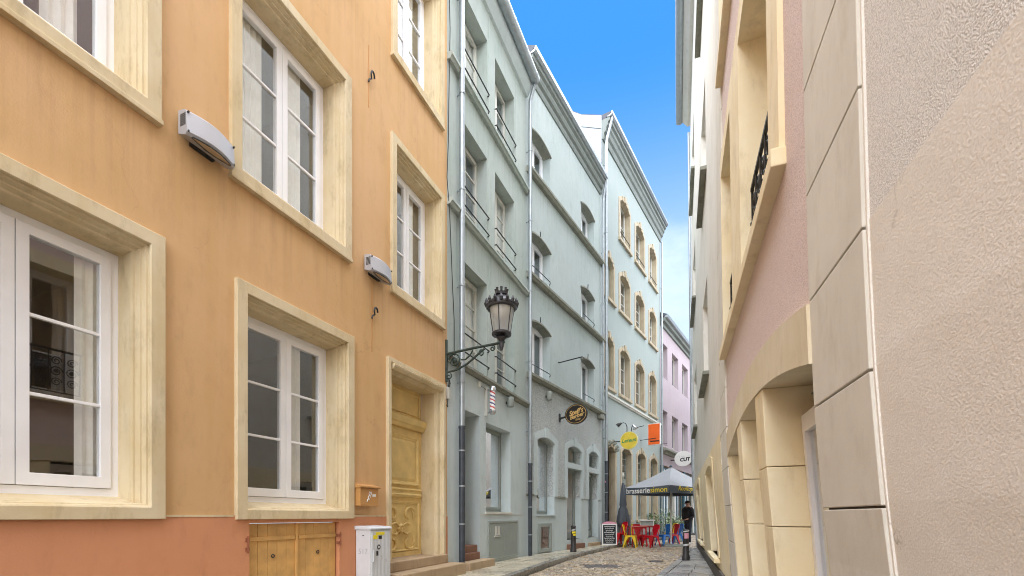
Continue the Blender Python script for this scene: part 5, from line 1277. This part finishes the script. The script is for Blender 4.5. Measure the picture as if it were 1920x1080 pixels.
obj('pole', MB().tube([(PC.x, PC.y, ROADZ), (PC.x, PC.y, HP + .04)], .03, 10), M_OFFWHITE, t, smooth=50)
obj('finial', MB().lathe([(.05, 0), (.06, .04), (.02, .09)], 10, (PC.x, PC.y, HP - .01)), M_CANVASD, t)
for i in range(4):
    q = cn[i] + UP * (HT + .0); obj('rib', MB().tube([tuple(ap - UP * .08), tuple(ap.lerp(q, .5) - UP * .09), tuple(q - UP * .03)], .012, 6), M_OFFWHITE, t)
obj('base_plate', MB().box(PC.x - .35, PC.x + .35, PC.y - .35, PC.y + .35, ROADZ - .01, ROADZ + .07), M_GREYMETAL, t, bevel=.02)

# closed parasol standing by the dark doorway
x, y = 4.30, 17.55; Z0 = -.02
t = thing('closed_parasol', 'folded dark grey parasol standing beside the dark doorway', 'parasol', (x, y, Z0))
obj('pole', MB().tube([(x, y, Z0), (x, y, 2.62)], .022, 8), M_GREYMETAL, t, smooth=50)
mb = MB(); seg = 18; rings = []
for (z, r, am) in ((.62, .05, .03), (.66, .15, .05), (.85, .20, .06), (1.1, .17, .05), (1.35, .13, .04), (1.42, .10, .02), (1.5, .12, .03), (1.8, .11, .03), (2.1, .08, .02), (2.35, .04, .005)):
    rings.append([mb.p(x + (r + am * math.cos(k * 6 * math.pi / seg * 2 + z * 2)) * math.cos(2 * math.pi * k / seg), y + (r + am * math.cos(k * 6 * math.pi / seg * 2 + z * 2)) * math.sin(2 * math.pi * k / seg), z) for k in range(seg)])
for A, B in zip(rings, rings[1:]):
    for k in range(seg): mb.face((A[k], A[(k + 1) % seg], B[(k + 1) % seg], B[k]))
mb.face(rings[-1])
obj('folded_canopy', mb, M_CANVASD, t, smooth=70)
obj('finial', MB().lathe([(.03, 0), (.05, .04), (.05, .12), (.015, .2)], 10, (x, y, 2.55)), M_OFFWHITE, t, smooth=50)
obj('base', MB().lathe([(.24, 0), (.24, .05), (.10, .08), (.04, .12)], 16, (x, y, Z0)), M_GREYMETAL, t, smooth=40)

# stackable sheet-metal chair (local coordinates, faces +x)
def chair_master(mat, label, cat_group):
    t = thing('cafe_chair', label, 'chair', group=cat_group)
    s = MB(); n = 6; w, d, z = .19, .18, .445
    top = [[s.p(-d + 2 * d * i / n, -w + 2 * w * j / n, z - .012 * math.sin(math.pi * i / n) * math.sin(math.pi * j / n)) for j in range(n + 1)] for i in range(n + 1)]
    for i in range(n):
        for j in range(n): s.face((top[i][j], top[i][j + 1], top[i + 1][j + 1], top[i + 1][j]))
    lo = [(-d - .006, -w - .006), (d + .006, -w - .006), (d + .006, w + .006), (-d - .006, w + .006)]
    hi = [(-d, -w), (d, -w), (d, w), (-d, w)]
    for k in range(4):
        a, b = k, (k + 1) % 4; s.poly([(hi[a][0], hi[a][1], z), (hi[b][0], hi[b][1], z), (lo[b][0], lo[b][1], z - .05), (lo[a][0], lo[a][1], z - .05)])
    obj('seat', s, mat, t, local=True)
    for sx in (-1, 1):
        for sy in (-1, 1):
            m = MB(); P0 = Vector((sx * .183, sy * .193, .435)); P1 = Vector((sx * (.235 if sx > 0 else .265), sy * .225, 0.0))
            rows = []
            for j in range(6):
                f = j / 5; q = P0.lerp(P1, f); wd = .10 * (1 - f) ** 1.3 + .034
                rows.append([m.p(q.x - sx * wd, q.y, q.z), m.p(q.x, q.y, q.z), m.p(q.x, q.y - sy * wd, q.z), m.p(q.x - sx * .008, q.y - sy * .008, q.z)])
            for A, B in zip(rows, rows[1:]):
                for q in range(4): m.face((A[q], A[(q + 1) % 4], B[(q + 1) % 4], B[q]))
            m.face(rows[0]); m.face(rows[-1][::-1])
            obj('leg', m, mat, t, local=True)
    pts = [(-.18, -.175, .43), (-.215, -.18, .60), (-.265, -.165, .77), (-.285, -.12, .835), (-.29, 0, .85), (-.285, .12, .835), (-.265, .165, .77), (-.215, .18, .60), (-.18, .175, .43)]
    obj('back_frame', MB().tube(pts, .013, 8), mat, t, local=True, smooth=50)
    sp = MB(); R = []
    for j in range(7):
        f = j / 6; wd = .08 + .075 * f; xx = -.18 - .11 * f ** .8 - .0; zz = .43 + .415 * f
        R.append([sp.p(xx + .0, -wd, zz), sp.p(xx - .012, 0, zz), sp.p(xx, wd, zz), sp.p(xx - .016, 0, zz)])
    for A, B in zip(R, R[1:]):
        sp.face((A[0], A[1], B[1], B[0])); sp.face((A[1], A[2], B[2], B[1]))
    obj('back_splat', sp, mat, t, local=True, smooth=60)
    obj('apron', MB().box(.165, .18, -.12, .12, .36, .40).box(-.18, -.165, -.12, .12, .36, .40), mat, t, local=True)
    return t
def place(t, x, y, z, rz, label=None):
    t.location = (x, y, z); t.rotation_euler = (0, 0, rz)
    if label: t['label'] = label
    return t
G = 'sheet metal cafe chairs'
cy = chair_master(M_YELLOW, 'bright yellow metal chair at the front of the terrace', G)
cr = chair_master(M_RED, 'red metal chair facing the front red table', G)
cb = chair_master(M_BLUE, 'blue metal chair at the second table', G)
place(cy, 4.42, 16.85, ROADZ, R_(-24)); place(cr, 5.2, 16.95, ROADZ, R_(204)); place(cb, 5.92, 17.7, ROADZ, R_(206))
place(copy_tree(cr), 4.02, 17.05, -.004, R_(200), 'red metal chair half hidden behind the chalkboard')
place(copy_tree(cr), 6.32, 18.0, ROADZ, R_(200), 'red metal chair directly behind the blue one')
place(copy_tree(cb), 6.82, 18.9, ROADZ, R_(190), 'small looking blue metal chair nearest the standing person')
place(copy_tree(cy), 5.02, 18.35, ROADZ, R_(-60), 'yellow metal chair behind the front red table')
place(copy_tree(cy), 6.85, 19.6, ROADZ, R_(200), 'yellow metal chair farthest back under the parasol')
place(copy_tree(cr), 5.0, 17.75, ROADZ, R_(-80), 'red metal chair on the far side of the front table')
def table(x, y, z, w, mat, label, legmat):
    t = thing('cafe_table', label, 'table', (x, y, z), group='cafe tables')
    obj('table_top', MB().box(x - w, x + w, y - w, y + w, z + .745, z + .775), mat, t, bevel=.012)
    for sx in (-1, 1):
        for sy in (-1, 1): obj('leg', MB().tube([(x + sx * w * .8, y + sy * w * .8, z + .745), (x + sx * w * .88, y + sy * w * .88, z)], [.03, .018], 6), legmat, t)
    obj('apron', MB().ringframe(x - w * .85, x + w * .85, z + .68, z + .744, .02, y - w * .8, y - w * .78), legmat, t)
table(4.80, 17.35, ROADZ, .31, M_REDTOP, 'square faded red table between the yellow and red chairs', M_RED)
table(5.45, 18.6, ROADZ, .33, M_REDTOP, 'second square red table farther under the parasol', M_RED)

# grey draped board behind the table
t = thing('cloth_covered_chair', 'plain grey cloth covered chair back behind the front table', 'chair', (4.42, 17.85, 0))
mb = MB(); R = []
for j in range(6):
    f = j / 5; R.append([mb.p(4.12 + .06 * f + (.58 - .06 * f) * k / 6, 17.85 + .12 * f + .02 * math.sin(k * 2 + j), .02 + 1.05 * f + .04 * (k / 6) * f) for k in range(7)])
for A, B in zip(R, R[1:]):
    for k in range(6): mb.face((A[k], A[k + 1], B[k + 1], B[k]))
obj('cloth', mb, M_CUSH, t, smooth=60)
obj('frame', MB().tube([(4.14, 17.90, -.02), (4.17, 17.99, 1.06), (4.68, 17.99, 1.10), (4.70, 17.90, -.02)], .02, 6), M_GREYMETAL, t)

# A-frame chalkboard
def board_map(cx_, cy_, rz, lean_):
    c, s = math.cos(rz), math.sin(rz)
    def F(a, b, h): # a across, b out, h up the board
        yy = b - h * lean_
        return (cx_ + a * c - yy * s * -1 * -1, cy_ + a * s + yy * c * -1, h)
    return F
bx_, by_ = 3.60, 16.72
FBd = board_map(bx_, by_, R_(8), .16)
t = thing('chalkboard', 'white framed pavement chalkboard with chalk menu near the red chair', 'chalkboard', (bx_, by_, 0))
obj('frame', MB(FBd).ringframe(-.29, .29, .0, .78, .045, -.02, .012), M_INKW, t, bevel=.005)
bd = obj('board', MB(FBd).box(-.246, .246, -.012, .0, .046, .734), M_BOARD, t)
obj('arched_top', MB(FBd).prism([(-.29, .781), (.29, .781), (.26, .81), (.15, .855), (0, .87), (-.15, .855), (-.26, .81)], -.02, .012), M_STICKR, t)
for k in range(9):
    hh = .68 - k * .072; w = .2 - .03 * (k % 3)
    mb = MB(FBd); mb.tube([(-w + 2 * w * j / 22, .004, hh + .018 * math.sin(j * 2.3 + k) + .008 * math.cos(j * 5.1)) for j in range(23)], .0065 if k % 3 else .010, 4)
    obj('chalk_line', mb, M_INKW, bd)
FBk = board_map(bx_, by_ + .40, R_(8), -.16)
obj('rear_leg', MB(FBk).box(-.29, -.25, -.012, .012, .0, .76), M_INKW, t); obj('rear_leg', MB(FBk).box(.25, .29, -.012, .012, .0, .76), M_INKW, t)

# bollards
def bollard(x, y, z, hgt, label, bands):
    t = thing('bollard', label, 'bollard', (x, y, z), group='dark metal bollards')
    obj('post', MB().lathe([(.095, 0), (.095, .10), (.082, .12), (.074, hgt * .72), (.080, hgt * .73), (.080, hgt * .76), (.072, hgt * .78), (.070, hgt * .92), (.078, hgt * .93), (.074, hgt * .97), (.045, hgt)], 18, (x, y, z)), M_BOLLARD, t, smooth=40)
    for (f, hh, a0, a1, m) in bands:
        mb = MB(); n = 8; R = [(x + .0835 * math.cos(a0 + (a1 - a0) * k / n), y + .0835 * math.sin(a0 + (a1 - a0) * k / n)) for k in range(n + 1)]
        for k, (p, q) in enumerate(zip(R, R[1:])):
            dz = .03 * k / n if m is M_STICKG else 0
            mb.poly([(p[0], p[1], z + f + dz), (q[0], q[1], z + f + dz), (q[0], q[1], z + f + hh + dz), (p[0], p[1], z + f + hh + dz)])
        obj('sticker', mb, m, t)
    return t
b1x, b1y = px(1075, 1035, 0)
bollard(b1x, b1y, -.004, .80, 'dark bollard with yellow stickers in front of the roughcast house', [(.56, .06, -2.2, -.6, M_STICKY), (.49, .05, -1.8, -.4, M_STICKY), (.63, .04, -2.4, -1.0, M_STICKG)])
b2x, b2y = px(1286, 1050, -.06)
bollard(b2x, b2y, -.062, .80, 'dark bollard with pink sticker and grey band on the right pavement', [(.56, .14, -2.4, -1.0, M_STICKR), (.36, .05, -2.9, -.3, M_STICKG), (.72, .03, -2.8, -.4, M_STICKG)])

# planters and plants in front of the lilac shop
def plant(name, x, y, z, r, h, n, mat, label, pot=True):
    t = thing(name, label, 'plant', (x, y, z), group='potted plants by the shop')
    if pot:
        obj('pot', MB().lathe([(r * .5, 0), (r * .62, .02), (r * .72, .36), (r * .78, .38), (r * .78, .42), (r * .6, .42)], 16, (x, y, z)), M_PLANTER, t, smooth=40)
    st = MB(); lf = MB(); z1 = z + (.4 if pot else .0)
    for k in range(max(4, n // 25)):
        a = rnd.uniform(0, 6.28); q = rnd.uniform(.2, .8) * r
        st.tube([(x + .02 * math.cos(a), y + .02 * math.sin(a), z1), (x + q * .6 * math.cos(a), y + q * .6 * math.sin(a), z1 + h * .5), (x + q * math.cos(a), y + q * math.sin(a), z1 + h * .85)], .006, 4)
    obj('stems', st, M_LEAF, t)
    for k in range(n):
        a = rnd.uniform(0, 6.28); q = r * math.sqrt(rnd.random()); zz = z1 + h * rnd.uniform(.05, 1)
        q *= 1 - .5 * abs((zz - z1) / h - .45); c = Vector((x + q * math.cos(a), y + q * math.sin(a), zz))
        d = Vector((math.cos(a) + rnd.uniform(-.6, .6), math.sin(a) + rnd.uniform(-.6, .6), rnd.uniform(-.5, .7))).normalized(); s = d.cross(Vector((rnd.uniform(-1, 1), rnd.uniform(-1, 1), 1))).normalized()
        l = rnd.uniform(.05, .11); w = l * .32
        lf.poly([tuple(c), tuple(c + d * l * .5 + s * w), tuple(c + d * l), tuple(c + d * l * .5 - s * w)])
    obj('leaves', lf, mat, t, kind='stuff')
    return t
for k, (xx, yy, h, n, m, lab) in enumerate(((7.25, 20.2, .75, 420, M_LEAFP, 'pale bushy potted plant left of the standing person'), (7.7, 20.9, .55, 380, M_LEAF, 'low green potted plant behind the standing person'), (6.75, 21.6, .9, 380, M_LEAF, 'tall dark green potted plant under the parasol edge'), (7.6, 22.2, 1.1, 420, M_LEAFP, 'tall pale potted plant by the shop window'))):
    plant('potted_plant', xx, yy, ROADZ, .34, h, n, m, lab)
t = thing('menu_stand', 'small white menu stand beside the shop front', 'menu stand', (5.95, 20.0, ROADZ))
obj('panel', MB().box(5.68, 6.22, 19.98, 20.02, .35, .86), M_PLANTER, t, bevel=.01)
obj('top_shelf', MB().box(5.62, 6.28, 19.9, 20.1, .861, .90), M_INKW, t, bevel=.01)
for xx in (5.66, 6.24): obj('leg', MB().tube([(xx, 20.0, ROADZ), (xx, 20.0, .86)], .018, 6), M_INKW, t)

# ------------------------------------------------------------------ the person
def person(x, y, z, rz, height):
    t = thing('person', 'person in black jacket and dark trousers standing at the right corner', 'person', (x, y, z), rz)
    k = height / 1.78
    J = {'pel': (0, 0, .96), 'waist': (0, .0, 1.08), 'chest': (.02, 0, 1.30), 'neckb': (.02, 0, 1.47), 'neck': (.035, 0, 1.55), 'head': (.05, 0, 1.65), 'crown': (.04, 0, 1.74),
         'shL': (.02, .17, 1.43), 'elL': (-.02, .25, 1.15), 'wrL': (.17, .15, 1.04), 'shR': (.02, -.17, 1.43), 'elR': (-.03, -.25, 1.15), 'wrR': (.16, -.12, 1.00),
         'hipL': (0, .09, .92), 'knL': (.06, .10, .50), 'anL': (.02, .10, .09), 'toL': (.15, .12, .04), 'hipR': (0, -.09, .92), 'knR': (-.02, -.10, .50), 'anR': (-.12, -.10, .09), 'toR': (.0, -.12, .04)}
    Rr = {'pel': .17, 'waist': .18, 'chest': .20, 'neckb': .075, 'neck': .058, 'head': .088, 'crown': .07, 'shL': .105, 'elL': .08, 'wrL': .05, 'shR': .105, 'elR': .08, 'wrR': .042,
          'hipL': .105, 'knL': .068, 'anL': .05, 'toL': .04, 'hipR': .105, 'knR': .068, 'anR': .05, 'toR': .04}
    E_ = [('pel', 'waist'), ('waist', 'chest'), ('chest', 'neckb'), ('neckb', 'neck'), ('neck', 'head'), ('head', 'crown'), ('neckb', 'shL'), ('shL', 'elL'), ('elL', 'wrL'), ('neckb', 'shR'), ('shR', 'elR'), ('elR', 'wrR'),
          ('pel', 'hipL'), ('hipL', 'knL'), ('knL', 'anL'), ('anL', 'toL'), ('pel', 'hipR'), ('hipR', 'knR'), ('knR', 'anR'), ('anR', 'toR')]
    def skin(name, J, Rr, E_, mats, root, pick, sub=2, parent=t):
        names = list(J); me = bpy.data.meshes.new(name)
        me.from_pydata([tuple(Vector(J[n]) * k) for n in names], [(names.index(a), names.index(b)) for a, b in E_], [])
        o = bpy.data.objects.new(name, me); COL.objects.link(o)
        md = o.modifiers.new('skin', 'SKIN'); 
        if not me.skin_vertices: 
            bm = bmesh.new(); bm.from_mesh(me); bm.verts.layers.skin.verify(); bm.to_mesh(me); bm.free()
        sv = me.skin_vertices[0].data
        for i, n in enumerate(names): sv[i].radius = (Rr[n] * k, Rr[n] * k * (1.0)); sv[i].use_root = (n == root)
        md.use_smooth_shade = True
        s = o.modifiers.new('sub', 'SUBSURF'); s.levels = sub; s.render_levels = sub
        dg = bpy.context.evaluated_depsgraph_get(); dg.update()
        m2 = bpy.data.meshes.new_from_object(o.evaluated_get(dg)); bpy.data.objects.remove(o)
        m2.materials.clear()
        for m in mats: m2.materials.append(m)
        for p in m2.polygons:
            c = p.center / k; p.material_index = pick(c); p.use_smooth = True
        m2.name = name
        ob = bpy.data.objects.new(name, m2); COL.objects.link(ob); ob.parent = parent; return ob
    def pick(c):
        if c.z > 1.50: return 0
        if c.z > .90 or (abs(c.y) > .18 and c.z > .8) or (c.x > .13 and c.z > .9): return 1
        if c.z > .11: return 2
        return 3
    body = skin('body', J, Rr, E_, [M_SKIN, M_JACKET, M_JEANS, M_SHOE], 'pel', pick)
    for s, w in ((1, 'wrL'), (-1, 'wrR')):
        W = Vector(J[w]); HJ = {'w': W, 'p': W + Vector((.07, -s * .03, -.015))}; HR = {'w': .03, 'p': .032}; HE = [('w', 'p')]
        for f, (dy, ln) in enumerate(((-.03, .062), (-.010, .075), (.010, .07), (.028, .055))):
            b = HJ['p'] + Vector((.02, dy, 0)); m = b + Vector((ln * .5, -s * .004, -.008)); e = m + Vector((ln * .35, -s * .01, -.03))
            HJ.update({f'b{f}': b, f'm{f}': m, f'e{f}': e}); HR.update({f'b{f}': .011, f'm{f}': .0095, f'e{f}': .008}); HE += [('p', f'b{f}'), (f'b{f}', f'm{f}'), (f'm{f}', f'e{f}')]
        tb = HJ['w'] + Vector((.045, s * .045, .0)) * .6; te = tb + Vector((.05, s * .012, -.01))
        HJ.update({'tb': tb, 'te': te}); HR.update({'tb': .012, 'te': .009}); HE += [('w', 'tb'), ('tb', 'te')]
        skin('hand', HJ, HR, HE, [M_SKIN], 'w', lambda c: 0, sub=1, parent=body)
    o = MB(); c = Vector(J['head'])
    def loc(v): return tuple((c + Vector(v)) * k)
    hm = MB(); hr = []
    for (z, r) in ((.015, .104), (.05, .108), (.085, .098), (.11, .07), (.122, .02)):
        hr.append([hm.p(*loc((-.012 + r * math.cos(2 * math.pi * j / 14), r * .9 * math.sin(2 * math.pi * j / 14), z))) for j in range(14)])
    for A, B in zip(hr, hr[1:]):
        for j in range(14): hm.face((A[j], A[(j + 1) % 14], B[(j + 1) % 14], B[j]))
    hm.face(hr[-1])
    obj('cap', hm, M_HAIR, body, local=True, smooth=60)
    obj('cap_peak', MB().prism([loc(q)[0::2] for q in ((.08, 0, .02), (.16, 0, .005), (.16, 0, .015), (.08, 0, .04))], -.06 * k, .06 * k), M_HAIR, body, local=True)
    n_ = MB().tube([loc((.085, 0, .01)), loc((.105, 0, -.02)), loc((.085, 0, -.035))], [.008, .014, .008], 6)
    obj('nose', n_, M_SKIN, body, local=True, smooth=60)
    for s in (-1, 1):
        obj('eye', MB().tube([loc((.078, s * .032, .003)), loc((.092, s * .032, .003))], [.012, .008], 8), M_HAIR, body, local=True)
        obj('ear', MB().tube([loc((-.01, s * .088, .02)), loc((-.015, s * .098, 0)), loc((-.01, s * .09, -.03))], [.01, .016, .008], 6), M_SKIN, body, local=True)
    obj('mouth', MB().tube([loc((.080, -.022, -.055)), loc((.088, 0, -.056)), loc((.080, .022, -.055))], .005, 5), M_STICKC, body, local=True)
    obj('hair', MB().tube([loc((-.08, -.05, .0)), loc((-.09, 0, -.02)), loc((-.08, .05, .0))], [.03, .045, .03], 8), M_HAIR, body, local=True, smooth=60)
    return t
person(7.12, 18.3, ROADZ, R_(205), 1.80)

# unseen house added across the bend to block light on the far fronts
hX = thing('town_house', 'plain unseen cream house added round the bend to block light', 'house', (14.5, 23, 0))
obj('wall', slab(MB(), [(11.2, 18.2), (16.2, 28.5), (24, 26), (20, 15)], -.2, 11.0), M_CREAM, hX)
obj('roof', slab(MB(), [(11.0, 18.0), (16.0, 28.7), (24.2, 26), (20.2, 14.8)], 11.0, 11.6), M_SLATE, hX)
